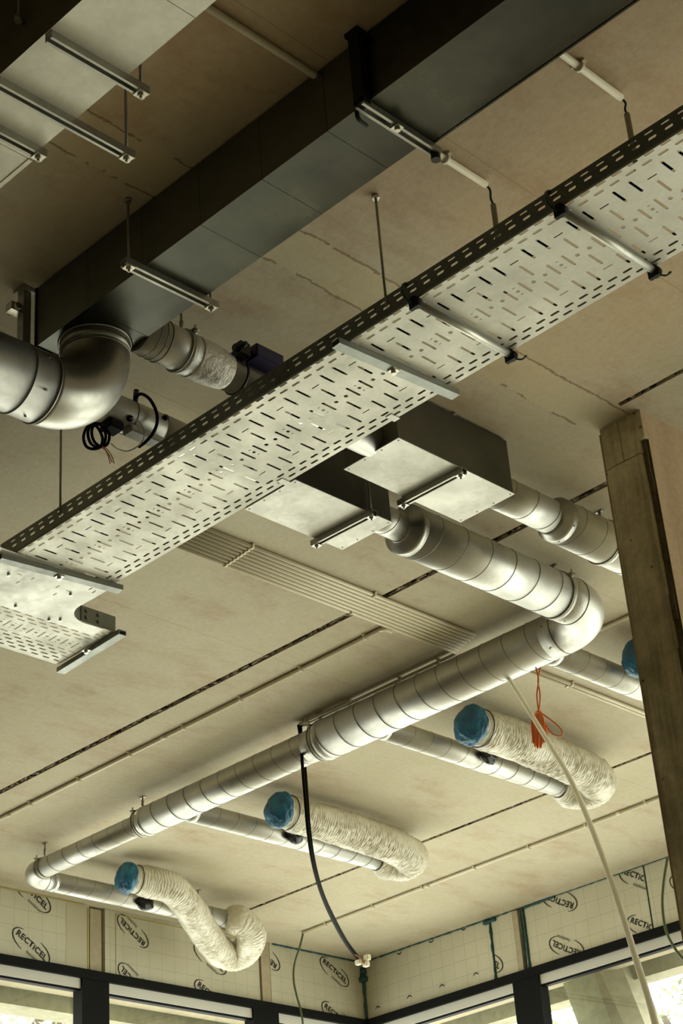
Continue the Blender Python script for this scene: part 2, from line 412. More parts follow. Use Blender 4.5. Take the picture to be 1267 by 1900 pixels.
bm = B(); box(bm, (XL-.3, -8.0, FL), (XL-.03, 4.9, 3.0)); struct('wall_front', bm, M_WALL)

# lintel walls behind the insulation (the strip above the windows)
bm = B(); box(bm, (XL-.5, -8.0, 3.0), (XL-.034, YR+.5, CEIL)); struct('wall_left', bm, M_STUD)
bm = B(); box(bm, (XL-.03, YR+.034, 3.0), (3.0, YR+.5, CEIL)); struct('wall_right', bm, M_STUD)

# window frames, panes
def win_left(i, y0, y1):
    bm = B()
    box(bm, (XL-.07, y0, 2.885), (XL-.02, y1, 2.946)); return bm
mull_L = [(4.9, 5.1), (6.49, 6.69), (7.84, 8.06)]
mull_R = [(-7.10, -6.89), (-5.45, -5.25), (-3.8, -3.6), (-2.15, -1.95), (-.5, -.3), (1.2, 1.4)]
fr = B()
box(fr, (XL-.06, 4.9, 2.946), (XL+.035, YR+.03, 3.0))
for a, c_ in mull_L: box(fr, (XL-.06, a, FL), (XL+.025, c_, 2.946))
box(fr, (XL-.06, 4.9, FL), (XL+.02, YR, FL+.08))
wl = struct('window_1', fr, M_FRAME)
fr = B()
box(fr, (XL+.035, YR-.035, 2.946), (3.0, YR+.06, 3.0))
for a, c_ in mull_R: box(fr, (a, YR-.025, FL), (c_, YR+.06, 2.946))
box(fr, (XL+.02, YR-.02, FL), (3.0, YR+.06, FL+.08))
box(fr, (XL-.06, YR-.02, FL), (XL+.04, YR+.06, 3.0))
wr = struct('window_2', fr, M_FRAME)
def bays(mull, lo, hi):
    e = [lo] + [v for ab in mull for v in ab] + [hi]
    return [(e[i], e[i+1]) for i in range(0, len(e), 2)]
for a, c_ in bays(mull_L, 4.89, YR-.02):
    bm = B(); box(bm, (XL-.05, a, 2.889), (XL+.012, c_, 2.946)); sub('head_profile', bm, M_ALU, wl, 'pale metal profile under the black frame'); bm = B(); box(bm, (XL-.04, a, 2.876), (XL-.0, c_, 2.8885)); sub('glazing_gasket', bm, M_FRAME, wl)
    bm = B(); box(bm, (XL-.035, a, FL+.08), (XL-.03, c_, 2.889)); sub('pane', bm, M_GLASS, wl, 'clear glass')
for a, c_ in bays(mull_R, XL+.04, 2.98):
    bm = B(); box(bm, (a, YR-.012, 2.889), (c_, YR+.05, 2.946)); sub('head_profile', bm, M_ALU, wr, 'pale metal profile under the black frame'); bm = B(); box(bm, (a, YR+.0, 2.876), (c_, YR+.04, 2.8885)); sub('glazing_gasket', bm, M_FRAME, wr)
    bm = B(); box(bm, (a, YR+.03, FL+.08), (c_, YR+.035, 2.889)); sub('pane', bm, M_GLASS, wr, 'clear glass')

# column at the right: narrow board-marked face, ragged corner groove, wide smooth side
bm = B()
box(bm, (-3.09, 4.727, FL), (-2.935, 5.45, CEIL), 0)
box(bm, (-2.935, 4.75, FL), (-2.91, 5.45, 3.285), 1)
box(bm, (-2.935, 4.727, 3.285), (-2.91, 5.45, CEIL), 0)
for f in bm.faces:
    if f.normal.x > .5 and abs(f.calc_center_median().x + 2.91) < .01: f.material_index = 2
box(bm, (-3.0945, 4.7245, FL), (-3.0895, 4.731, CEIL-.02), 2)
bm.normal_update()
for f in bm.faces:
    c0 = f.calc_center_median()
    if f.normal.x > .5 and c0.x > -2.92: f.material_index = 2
rc = random.Random(3)
z = 3.285
while z > FL:                                        # broken edge pieces beside the groove
    dz = rc.uniform(.03, .12); wv = rc.uniform(.0, .009)
    box(bm, (-2.935, 4.727+rc.uniform(.010, .02), z-dz), (-2.921+wv*.6, 4.76, z), 1); z -= dz
tag(obj('concrete_column', bm, [M_COLUMN, M_GROOVE, M_COLR]), 'tall bare concrete column with ragged corner groove at the right edge', 'column')

# ---- exterior: ring beam, leaning concrete pillar, trees
bm = B(); zl = PX(0, 1860, -8.95).z; xb_ = -8.95*zl/PX(0, 1880, -8.95).z; box(bm, (xb_, -5, zl), (-8.95, 9.9, 4.2))
tag(obj('concrete_beam', bm, M_OUTCON), 'outdoor concrete beam seen through the left windows above the pane edge', 'beam')
bm = B(); zr_ = PY(1164, 1822, 9.5).z; yb_ = 9.5*zr_/PY(1164, 1837, 9.5).z; box(bm, (-8.9, 9.5, zr_), (3.0, yb_, 4.2))
tag(obj('concrete_beam', bm, M_OUTCON), 'outdoor concrete beam seen through the right windows behind the leaning pillar', 'beam')
# pillar: two faces meeting at a leaning edge
p0 = [PY(1040, 1812, 9.35), PY(1099, 1797, 9.30), PY(1149, 1782, 9.42)]
p1 = [PY(1072, 1900, 9.35), PY(1134, 1900, 9.30), PY(1196, 1900, 9.42)]
bm = B(); top = [a + (a-c_)*1.0 for a, c_ in zip(p0, p1)]; bot = [a + (c_-a)*6 for a, c_ in zip(p0, p1)]
def addback(L): return L + [L[2] + Vector((0, .2, 0)), L[0] + Vector((0, .2, 0))]
t_ = [bm.verts.new(v) for v in addback(top)]; b_ = [bm.verts.new(v) for v in addback(bot)]
for i in range(5): bm.faces.new((t_[i], b_[i], b_[(i+1) % 5], t_[(i+1) % 5]))
bm.faces.new(t_); bm.faces.new(b_[::-1]); bmesh.ops.recalc_face_normals(bm, faces=bm.faces[:])
tag(obj('concrete_pillar', bm, M_OUTCON), 'leaning pale concrete pillar outside the right windows', 'pillar')

def tree(loc, h, r, lab, seed):
    t = thing('tree', lab, 'tree', loc, 'trees outside the windows'); rn = random.Random(seed)
    bm = B(); cyl(bm, loc, (loc[0], loc[1], loc[2]+h*.6), .18, 8, r2=.08)
    for k in range(9):
        a = rn.uniform(0, 2*PI); z = loc[2] + h*rn.uniform(.3, .6)
        tube(bm, bez([(loc[0], loc[1], z), (loc[0]+math.cos(a)*r*.5, loc[1]+math.sin(a)*r*.5, z+h*.12), (loc[0]+math.cos(a)*r*.9, loc[1]+math.sin(a)*r*.9, z+h*.3)], 4), .045, 6)
    obj('trunk', bm, M_BARK, t)
    bm = B()
    for k in range(9000):
        u = rn.gauss(0, 1), rn.gauss(0, 1), rn.gauss(0, 1); L = math.sqrt(sum(q*q for q in u)); q = rn.random()**.4
        c0 = Vector((loc[0]+u[0]/L*r*q, loc[1]+u[1]/L*r*q, loc[2]+h*.62+u[2]/L*h*.36*q))
        m_ = Matrix.Rotation(rn.uniform(0, 6), 3, (rn.random()-.5, rn.random()-.5, rn.random()-.5))
        s = rn.uniform(.02, .055)
        bm.faces.new([bm.verts.new(c0 + m_ @ Vector(v)) for v in ((-s, 0, 0), (0, -s*.5, 0), (s, 0, .02), (0, s*.5, 0))])
    obj('foliage', bm, M_LEAF, t)
tree((-15.5, 9.5, FL), 8.5, 2.8, 'green tree standing outside beyond the left windows', 1)
tree((-10.2, 17.5, FL), 9.5, 3.0, 'green tree outside the right windows, behind the leaning pillar', 2)
tree((-3.6, 18.5, FL), 9.5, 2.6, 'green tree outside the right windows, beside the concrete column', 3)

# ================================================================ INSULATION BOARDS
def ins_L(y0, y1, label, zt=3.398, logos=(), nm='insulation_board'):
    bm = B(); box(bm, (XL-.03, y0, 3.0), (XL, y1, zt)); o = obj(nm, bm, M_BOARDL); tag(o, label, 'insulation board'); return o
def ins_R(x0, x1, label, zt=3.398):
    bm = B(); box(bm, (x0, YR, 3.0), (x1, YR+.03, zt)); o = obj('insulation_board', bm, M_BOARDR); tag(o, label, 'insulation board'); return o
BL = [None,
      ins_L(5.02, 6.56, 'foil-faced insulation board under the metal duct elbow at the left edge'),
      ins_L(6.68, 7.93, 'foil-faced insulation board behind the sagging white flexible duct'),
      ins_L(8.03, 8.895, 'foil-faced insulation board on the left wall just beside the room corner')]
BR = [ins_R(XL, -7.255, 'foil-faced insulation board on the right wall just beside the room corner'),
      ins_R(-7.235, -7.045, 'narrow insulation offcut between teal foam joint and pale stud'),
      ins_R(-6.955, -6.02, 'foil-faced insulation board between the pale stud and thin vertical joint'),
      ins_R(-6.008, -3.6, 'foil-faced insulation board partly hidden behind the tall concrete column')]
# pale studs standing between the boards
bm = B(); box(bm, (XL-.03, 6.575, 3.0), (XL-.008, 6.66, 3.385)); tag(obj('stud', bm, M_STUD), 'pale stud between the first two boards of the left wall, below the duct branch', 'stud')
bm = B(); box(bm, (XL-.03, 7.945, 3.0), (XL+.006, 8.02, 3.40)); tag(obj('stud', bm, M_STUD), 'pale stud on the left wall right of the sagging white flexible duct', 'stud')
bm = B(); box(bm, (-7.045, YR-.02, 3.0), (-7.0, YR+.03, 3.385)); box(bm, (-7.0, YR+.0, 3.0), (-6.965, YR+.03, 3.385)); tag(obj('stud', bm, M_STUD), 'pale stud on the right wall beside the double teal foam bead', 'stud')
# yellow cut edges of the left boards
bm = B(); box(bm, (XL, 5.02, 3.392), (XL+.004, 6.52, 3.398)); box(bm, (XL, 6.548, 3.0), (XL+.004, 6.556, 3.38)); sub('cut_edge', bm, M_EDGE, BL[1], 'yellow foam edge')
bm = B(); box(bm, (XL, 6.76, 3.374), (XL+.003, 7.9, 3.379)); box(bm, (XL, 6.76, 3.0), (XL+.002, 6.764, 3.379)); sub('cut_edge', bm, M_EDGE, BL[2], 'yellow foam edge')
# tape strip at the board's right end
bm = B(); box(bm, (XL, 6.39, 3.0), (XL+.0012, 6.548, 3.385)); sub('foil_tape', bm, M_TAPEF, BL[1], 'foil tape strip')

# printed logos
def text_bm(s, size, ext=0.0):
    cu = bpy.data.curves.new('t', 'FONT'); cu.body = s; cu.size = size; cu.align_x = 'CENTER'; cu.align_y = 'CENTER'; cu.extrude = ext; cu.resolution_u = 3
    cu.offset = size*.03; cu.space_character = 1.12
    o = bpy.data.objects.new('t', cu); COL.objects.link(o)
    dg = bpy.context.evaluated_depsgraph_get(); me = bpy.data.meshes.new_from_object(o.evaluated_get(dg)); bm = B(); bm.from_mesh(me)
    bpy.data.objects.remove(o); bpy.data.curves.remove(cu); bpy.data.meshes.remove(me); return bm
def ribbon(bm, pts, w0, w1, mi=0):
    n = len(pts); L = []; Rr = []
    for i, p in enumerate(pts):
        a, c_ = pts[max(i-1, 0)], pts[min(i+1, n-1)]; t = (c_-a).normalized(); nn = Vector((-t.y, t.x, 0))
        wd = w0 + (w1-w0)*math.sin(PI*i/(n-1))
        L.append(bm.verts.new(p+nn*wd)); Rr.append(bm.verts.new(p-nn*wd))
    for i in range(n-1): bm.faces.new((L[i], Rr[i], Rr[i+1], L[i+1])).material_index = mi
def logo(board, wall, start, end, sub_end=True, parts='all'):
    if wall == 'L': a, e_ = PX(*start, XL), PX(*end, XL); U = Vector((0, 1, 0)); nrm = Vector((.0022, 0, 0)); org = Vector((XL, 0, 0))
    else: a, e_ = PY(*start, YR), PY(*end, YR); U = Vector((1, 0, 0)); nrm = Vector((0, -.0022, 0)); org = Vector((0, YR, 0))
    Z = Vector((0, 0, 1)); to2 = lambda p: Vector((p.dot(U), p.z, 0))
    a2, e2 = to2(a), to2(e_); D = e2-a2; Ln = D.length; ang = math.atan2(D.y, D.x); c0 = (a2+e2)/2
    full = Ln*1.20
    bm = B(); n_ = 'RECTICEL'
    t = text_bm('RECTiCEL', 1.0); xs = [v.co.x for v in t.verts]; wd = max(xs)-min(xs); k = full*.86/wd
    for v in t.verts:                                # letters sit on a shallow arc
        x = v.co.x*k; v.co = Vector((x, v.co.y*k*1.0 - (x/full)**2*full*.08 + full*.015, 0))
    me = bpy.data.meshes.new('x'); t.to_mesh(me); bm.from_mesh(me); t.free(); bpy.data.meshes.remove(me)
    h = full
    ell = lambda ds, cx, cy, ax, ay: [Vector((cx + ax*math.cos(math.radians(q)), cy + ay*math.sin(math.radians(q)), 0)) for q in ds]
    ribbon(bm, ell([118+k2*6.6 for k2 in range(24)], -.16*h, -.02*h, .36*h, .20*h), .006*h, .015*h)
    ribbon(bm, ell([92-k2*6.6 for k2 in range(24)], .16*h, .0*h, .36*h, .20*h), .006*h, .015*h)
    n1 = len(bm.faces)
    t = text_bm('insulation', 1.0); xs = [v.co.x for v in t.verts]; k = full*.38/(max(xs)-min(xs))
    for v in t.verts: v.co = Vector((v.co.x*k + v.co.y*k*.3 + .16*h, v.co.y*k*1.15 - .175*h, 0))
    me = bpy.data.meshes.new('x'); t.to_mesh(me); n0 = len(bm.faces); bm.from_mesh(me); t.free(); bpy.data.meshes.remove(me)
    bm.faces.ensure_lookup_table()
    for f in bm.faces[n0:]: f.material_index = 1
    for f in bm.faces[:n0]: f.material_index = 0
    ca, sa = math.cos(ang), math.sin(ang)
    # panel reading direction: on the left wall +y runs to the right as seen, on the right wall +x runs to the right
    for v in bm.verts:
        x, y = v.co.x, v.co.y
        p2 = Vector((c0.x + x*ca - y*sa, c0.y + x*sa + y*ca))
        v.co = org + U*p2.x + Z*p2.y + nrm
    bb = [board.matrix_world @ Vector(q) for q in board.bound_box]
    lo = Vector([min(q[i] for q in bb) for i in range(3)]); hi = Vector([max(q[i] for q in bb) for i in range(3)])
    for ax, s_, p in ((U, -1, lo), (U, 1, hi), (Z, -1, lo), (Z, 1, hi)):
        bmesh.ops.bisect_plane(bm, geom=bm.verts[:]+bm.edges[:]+bm.faces[:], plane_co=p, plane_no=ax*s_, clear_outer=True)
    if len(bm.faces): sub('printed_logo', bm, [M_PRINT, M_PRINTG], board, 'black RECTiCEL print')
    else: bm.free()
bpy.context.view_layer.update()
# seen from inside, text on the left wall reads towards +y, on the right wall towards +x
logo(BL[1], 'L', (32, 1730), (84, 1779))
logo(BL[1], 'L', (36, 1636), (86, 1684))
logo(BL[2], 'L', (267.6, 1751), (224.5, 1706))
logo(BL[2], 'L', (270, 1842), (226, 1796))
logo(BL[2], 'L', (368, 1826), (414, 1868))
logo(BL[2], 'L', (367, 1757), (413, 1799))
logo(BL[3], 'L', (512, 1793), (469, 1749))
logo(BL[3], 'L', (600, 1783), (641, 1822))
logo(BL[3], 'L', (603, 1866), (644, 1905))
logo(BR[2], 'R', (1063, 1680), (1012, 1661))
logo(BR[2], 'R', (1076, 1768), (1026, 1749))
logo(BR[2], 'R', (1156, 1617), (1207, 1637))
logo(BR[2], 'R', (1171, 1708), (1222, 1728))
logo(BR[1], 'R', (877, 1774), (926, 1793))
logo(BR[3], 'R', (1250, 1632), (1301, 1652))
logo(BR[3], 'R', (1262, 1720), (1313, 1740))
# printed arcs cut off at the corner board's edges
for (px, py, up) in ((741, 1767, 1), (800, 1745, 1), (860, 1722, 1), (701, 1871, -1), (760, 1851, -1), (820, 1831, -1), (883, 1809, -1)):
    p = PY(px, py, YR); P_ = []
    for k in range(11):
        q = math.radians(20 + 14*k); P_.append(Vector((p.x + .022*math.cos(q), p.z - up*.022*math.sin(q) + up*.010, 0)))
    bm = B(); ribbon(bm, P_, .002, .004)
    for v in bm.verts: v.co = Vector((v.co.x, YR-.0022, min(v.co.y, 3.396)))
    sub('printed_arc', bm, [M_PRINT], BR[0], 'small black printed arc')
# teal foam sealant beads
def bead(pts, r, name_lab, amp=.35, seed=0):
    bm = B(); P_ = []
    pts = [Vector(p) for p in pts]
    for i in range(len(pts)-1):
        n_ = max(2, int((pts[i+1]-pts[i]).length/.012))
        for k in range(n_): P_.append(pts[i].lerp(pts[i+1], k/n_))
    P_.append(pts[-1]); rn = random.Random(seed)
    rr = [r*(1 + amp*noise.noise(Vector((i*.35, seed*3.1, 0)))*2) for i in range(len(P_))]
    P_ = [p + Vector((rn.uniform(-1, 1), rn.uniform(-1, 1), rn.uniform(-1, 1)))*r*.15 for p in P_]
    tube(bm, P_, rr, 8); return tag(obj('foam_bead', bm, M_FOAM), name_lab, 'foam sealant')
e_ = .004
bead([(XL+e_, 8.06, 3.396), (XL+e_, YR, 3.396)], .006, 'thin teal foam bead along the soffit left of the corner', seed=1)
bead([(XL, YR-e_, 3.396), (-7.05, YR-e_, 3.396)], .005, 'teal foam bead along the soffit right of the corner', .6, seed=2)
bead([(XL+.01, YR-.01, 3.01), (XL+.008, YR-.008, 3.32)], .010, 'vertical teal foam bead down the room corner', .25, 3)
bead([(XL+.012, YR-.012, 3.26), (XL+.012, YR-.012, 3.35)], [.03][0], 'swollen teal foam blob at the top of the room corner', .3, 4)
bead([(-7.245, YR-.002, 3.003), (-7.245, YR-.002, 3.38)], .009, 'vertical teal foam bead between corner board and narrow offcut', .4, 5)
bead([(-7.29, YR-.004, 3.378), (-7.19, YR-.004, 3.38)], .016, 'lumpy teal foam blob above the narrow offcut', .4, 6)
bead([(-6.99, YR-.004, 3.003), (-6.985, YR-.004, 3.385), (-6.955, YR-.004, 3.39)], .006, 'left of the paired teal foam beads beside the pale stud', .3, 7)
bead([(-6.963, YR-.004, 3.003), (-6.965, YR-.004, 3.385)], .0075, 'right of the paired teal foam beads beside the pale stud', .3, 8)
bead([(-6.95, YR-.003, 3.39), (-6.7, YR-.003, 3.397)], .009, 'short teal foam bead along the soffit right of the stud', .3, 9)
bead([(-6.70, YR-.002, 3.398), (-5.2, YR-.002, 3.398)], .0035, 'hairline dark foam bead along the soffit towards the column', .3, 10)
bead([(-6.014, YR-.001, 3.003), (-6.014, YR-.001, 3.396)], .0025, 'thin dark green vertical joint foam beside the last board', .4, 11)

# ================================================================ SPIRAL DUCTS
PITCH = .128
def helix(bm, a, b_, R, pitch=PITCH, mi=1, phase=0.0, r=.0019, hand=1):
    a = Vector(a); b_ = Vector(b_); L = (b_-a).length; t = (b_-a)/L; s, u = frame_of(t)
    n = int(L/pitch*56); P_ = []
    for k in range(n+1):
        d = L*k/n; q = hand*2*PI*d/pitch + phase; P_.append(a + t*d + (s*math.cos(q) + u*math.sin(q))*(R+.0002))
    if n > 4: tube(bm, P_, r, 4, mi)
def duct_bm(a, b_, R, pitch=PITCH, phase=0.0, hand=1, seam=.0013):
    bm = B(); tube(bm, [a, b_], R, 72, 0); helix(bm, a, b_, R, pitch, 1, phase, seam, hand); return bm
def elbow_bm(path, R):
    bm = B(); tube(bm, path, R, 64, 0); return bm
def rivets(bm, c, axis, R, n, mi=0, ph=.4):
    s, u = frame_of(Vector(axis))
    for k in range(n):
        q = ph + 2*PI*k/n; d = s*math.cos(q) + u*math.sin(q); cyl(bm, Vector(c)+d*(R-.002), Vector(c)+d*(R+.003), .004, 8, mi)

ZD = 3.26
RD1, RD2, RD3 = .0547, .0767, .0970
YM = 5.69                       # main run
XP = -3.864
# --- duct P: from the left box to the elbow, then the whole main run: one assembled run
run = thing('spiral_duct', 'large round galvanised duct elbowing from the left box into the long main run', 'duct', (XP, 5.0, ZD))
obj('neck', duct_bm((XP, 4.30, ZD), (XP, 4.475, ZD), .0565, PITCH, .4), [M_SPIRAL, M_SEAM], run)
bm = B(); prof = [(4.47, .0572), (4.475, .0615), (4.478, .062), (4.482, .074), (4.487, .0755), (4.490, .085), (4.496, .0865), (4.50, .0985), (4.535, .0995)]
tube(bm, [(XP, y, ZD) for y, _ in prof], [r for _, r in prof], 72)
obj('reducer', bm, M_ELBOW, run, 'stepped round reducer')
obj('straight_duct', duct_bm((XP, 4.52, ZD), (XP, 5.40, ZD), RD3, .142, 2.1, 1, .0018), [M_SPIRAL, M_SEAM], run)
el = [Vector((XP, 5.40, ZD))] + arc((XP-.2, 5.49, ZD), .2, 0, PI/2, (1, 0, 0), (0, 1, 0), 24) + [Vector((-4.13, YM, ZD))]
obj('elbow', elbow_bm(el, RD3+.001), M_SPIRAL, run, 'smooth round elbow')
for c9, a9 in (((XP, 5.49, ZD), (0, 1, 0)), ((-4.065, YM, ZD), (1, 0, 0))):
    bm = B(); ring(bm, c9, a9, RD3+.0015, .0025, 64); obj('elbow_bead', bm, M_SEAM, run, 'dark joint ring')
for c9, a9, p9 in (((XP, 5.45, ZD), (0, 1, 0), .4), ((-4.10, YM, ZD), (1, 0, 0), .1)):
    for k9 in range(6):
        bm = B(); rivets(bm, c9, a9, RD3, 1, 0, p9 + 2*PI*k9/6); obj('rivet', bm, M_SEAM, run)
obj('main_duct', duct_bm((-4.12, YM, ZD), (-5.475, YM, ZD), RD3, .128, .3, -1, .0018), [M_SPIRAL, M_SEAM], run)
bm = B(); prof = [(-5.47, RD3+.001), (-5.50, RD3+.002), (-5.505, RD3-.006), (-5.53, RD2+.004), (-5.56, RD2+.002), (-5.60, RD2+.0015)]
tube(bm, [(x, YM, ZD) for x, _ in prof], [r for _, r in prof], 72); obj('reducer', bm, M_SPIRAL, run)
obj('main_duct', duct_bm((-5.59, YM, ZD), (-6.80, YM, ZD), RD2, .128, .3, -1, .0017), [M_SPIRAL, M_SEAM], run, 'middle, slimmer length of the main run')
bm = B(); prof = [(-6.78, RD2+.001), (-6.80, RD2+.002), (-6.805, RD2-.008), (-6.83, RD1+.004), (-6.87, RD1+.0015)]
tube(bm, [(x, YM, ZD) for x, _ in prof], [r for _, r in prof], 72); obj('reducer', bm, M_SPIRAL, run)
obj('main_duct', duct_bm((-6.86, YM, ZD), (-7.70, YM, ZD), RD1, .128, .3, -1), [M_SPIRAL, M_SEAM], run, 'slimmest far length of the main run')
XB = [-4.22, -5.24, -6.57, -7.83]
el = [Vector((-7.66, YM, ZD)), Vector((-7.71, YM, ZD))] + arc((-7.71, YM+.12, ZD), .12, -PI/2, -PI, (1, 0, 0), (0, 1, 0), 20)[1:] + [Vector((-7.83, YM+.16, ZD))]
obj('elbow', elbow_bm(el, RD1+.0008), M_SPIRAL, run, 'small far elbow of the main run')
for c9, a9 in (((-7.69, YM, ZD), (1, 0, 0)), ((-7.83, YM+.125, ZD), (0, 1, 0))):
    bm = B(); ring(bm, c9, a9, RD1+.001, .002); obj('elbow_bead', bm, M_SEAM, run)

BE = [7.1, 7.13, 7.16, PX(431, 1702, -7.83).y]
blab = ['round branch duct at far right passing behind the concrete column',
        'round branch duct under the white sleeve nearest the concrete column',
        'round branch duct under the middle white flexible sleeve, crossed by black cables',
        'round branch duct of the farthest elbow, below the blue cap at lower left']
for i, x in enumerate(XB):
    t = thing('branch_duct', blab[i], 'duct', (x, 6.4, ZD), None)
    y0 = YM + (RD3 if i == 0 else RD3 if i == 1 else RD2 if i == 2 else .15) - .02
    R = .0587 if i == 0 else RD1
    obj('straight_duct', duct_bm((x, y0, ZD), (x, BE[i], ZD), R, .125, 1.0+i), [M_SPIRAL, M_SEAM], t)
    bm = B(); band(bm, (x, y0+.045, ZD), (0, 1, 0), R, .03, .0015); ring(bm, (x, y0+.03, ZD), (0, 1, 0), R+.001, .002); obj('collar', bm, M_SPIRAL, t)
    bm = B(); ring(bm, (x, BE[i]-.02, ZD), (0, 1, 0), R+.001, .0025); obj('end_ring', bm, M_CABLE, t, 'dark clamp ring')

# --- duct Q behind the column
XQ = -3.462
q_ = thing('spiral_duct', 'round galvanised duct running from the right box behind the concrete column', 'duct', (XQ, 5.0, ZD))
obj('neck', duct_bm((XQ, 4.50, ZD), (XQ, 4.90, ZD), .0655, .125, 1.1), [M_SPIRAL, M_SEAM], q_)
bm = B(); prof = [(4.86, .066), (4.875, .070), (4.878, .074), (4.886, .0755), (4.89, .081), (4.897, .0825), (4.90, .0865), (4.93, .0875)]
tube(bm, [(XQ, y, ZD) for y, _ in prof], [r for _, r in prof], 72); rivets(bm, (XQ, 4.92, ZD), (0, 1, 0), .0865, 6); obj('reducer', bm, M_ELBOW, q_, 'stepped round reducer')
obj('straight_duct', duct_bm((XQ, 4.92, ZD), (XQ, 5.75, ZD), .086, .125, 2.9, 1, .0017), [M_SPIRAL, M_SEAM], q_)
el = [Vector((XQ, 5.70, ZD))] + arc((XQ+.18, 5.75, ZD), .18, PI, PI/2, (1, 0, 0), (0, 1, 0), 16) + [Vector((-3.1, 5.93, ZD))]
obj('elbow', elbow_bm(el, .0875), M_SPIRAL, q_)

# --- duct F (behind duct D, to the right box) with its actuator
XF, ZF = -3.467, 3.222
f_ = thing('spiral_duct', 'short round duct with foil tape leaving the flat duct, black actuator on it', 'duct', (XF, 3.1, ZF))
bm = B(); tube(bm, [(XF, 2.90, ZF), (XF, 3.17, ZF)], .0665, 64); ring(bm, (XF, 2.985, ZF), (0, 1, 0), .067, .003, 48, 6, 1); ring(bm, (XF, 2.94, ZF), (0, 1, 0), .067, .002, 48, 6, 1); ring(bm, (XF, 2.965, ZF), (0, 1, 0), .067, .002, 48, 6, 1)
rivets(bm, (XF, 2.97, ZF), (0, 1, 0), .066, 5, 1); obj('straight_duct', bm, [M_SPIRAL, M_SEAM], f_)
bm = B(); prof = [(3.11, .068), (3.16, .0685), (3.20, .0665), (3.235, .0605), (3.25, .0575)]
P_ = [(XF, prof[0][0] + (prof[-1][0]-prof[0][0])*k/20, ZF) for k in range(21)]
def rr_(i, k, a): return 1 + .035*noise.noise(Vector((i*.6, math.cos(a)*6, math.sin(a)*6)))
rad = []
for k in range(21):
    y = P_[k][1]
    for j in range(len(prof)-1):
        if prof[j][0] <= y <= prof[j+1][0]+1e-6: rad.append(prof[j][1] + (prof[j+1][1]-prof[j][1])*(y-prof[j][0])/(prof[j+1][0]-prof[j][0])); break
tube(bm, P_, rad, 72, rfun=rr_); obj('foil_tape', bm, M_TAPE, f_, 'crumpled foil tape')
bm = B(); tube(bm, [(XF, 3.24, ZF), (XF, 3.915, ZF)], .0555, 56); ring(bm, (XF, 3.30, ZF), (0, 1, 0), .0565, .005, 48, 6, 1); obj('damper_body', bm, [M_SPIRAL, M_DARK], f_)
bm = B(); box(bm, (XF+.045, 3.245, ZF+.03), (XF+.085, 3.285, ZF+.075)); cyl(bm, (XF+.065, 3.235, ZF+.055), (XF+.065, 3.31, ZF+.055), .012, 12); cyl(bm, (XF+.03, 3.255, ZF+.05), (XF+.10, 3.255, ZF+.06), .008, 10)
obj('shaft_clamp', bm, M_GLOSS, f_, 'black clamp on the damper shaft')
bm = B(); box(bm, (XF+.03, 3.30, ZF+.035), (XF+.10, 3.42, ZF+.085)); bmesh.ops.bevel(bm, geom=bm.edges[:], offset=.005, segments=2, affect='EDGES'); obj('actuator', bm, M_PURPLE, f_, 'dark violet actuator box')

# --- duct G with sensor loops
XG, ZG = -3.88, 3.238
g_ = thing('spiral_duct', 'slim round duct with black sensor grommets behind the big rounded elbow', 'duct', (XG, 3.2, ZG))
bm = B(); tube(bm, [(XG, 2.62, ZG), (XG, 3.80, ZG)], .058, 64); ring(bm, (XG, 3.195, ZG), (0, 1, 0), .0585, .0022, 48, 6, 1); ring(bm, (XG, 3.06, ZG), (0, 1, 0), .0585, .0015, 48, 6, 1)
band(bm, (XG, 3.40, ZG), (0, 1, 0), .058, .16, .0012, 48, 0); obj('straight_duct', bm, [M_SPIRAL, M_SEAM], g_)
def on_duct(px, py, x0, z0, R):
    "point on a y-parallel cylinder under a pixel"
    d = RAY(px, py); A_ = d.x**2+d.z**2; Bq = -2*(d.x*x0+d.z*z0); C_ = x0*x0+z0*z0-R*R; D_ = max(Bq*Bq-4*A_*C_, 0)
    return d*((-Bq-math.sqrt(D_))/(2*A_))
for k, (px, py) in enumerate(((240, 776), (306, 776))):
    p = on_duct(px, py, XG, ZG, .058); nrm = Vector((p.x-XG, 0, p.z-ZG)).normalized()
    bm = B(); cyl(bm, p-nrm*.004, p+nrm*.007, .0115, 20); cyl(bm, p+nrm*.007, p+nrm*.012, .007, 16); obj('grommet', bm, M_GLOSS, g_, 'black rubber grommet')
p = on_duct(251, 742, XG, ZG, .058)
bm = B(); cyl(bm, p-Vector((0, 0, .01)), p+Vector((.006, 0, .035)), .009, 14); obj('sensor_plug', bm, M_DARK, g_)
bm = B(); box(bm, (XG-.0, 3.17, ZG-.082), (XG+.05, 3.33, ZG-.057)); bmesh.ops.bevel(bm, geom=bm.edges[:], offset=.004, segments=2, affect='EDGES'); obj('sensor_plate', bm, M_PLATE, g_)
bm = B(); box(bm, (XG-.02, 3.09, ZG-.088), (XG+.04, 3.15, ZG-.055)); bmesh.ops.bevel(bm, geom=bm.edges[:], offset=.006, segments=2, affect='EDGES'); obj('junction_box', bm, M_BOOT, g_)
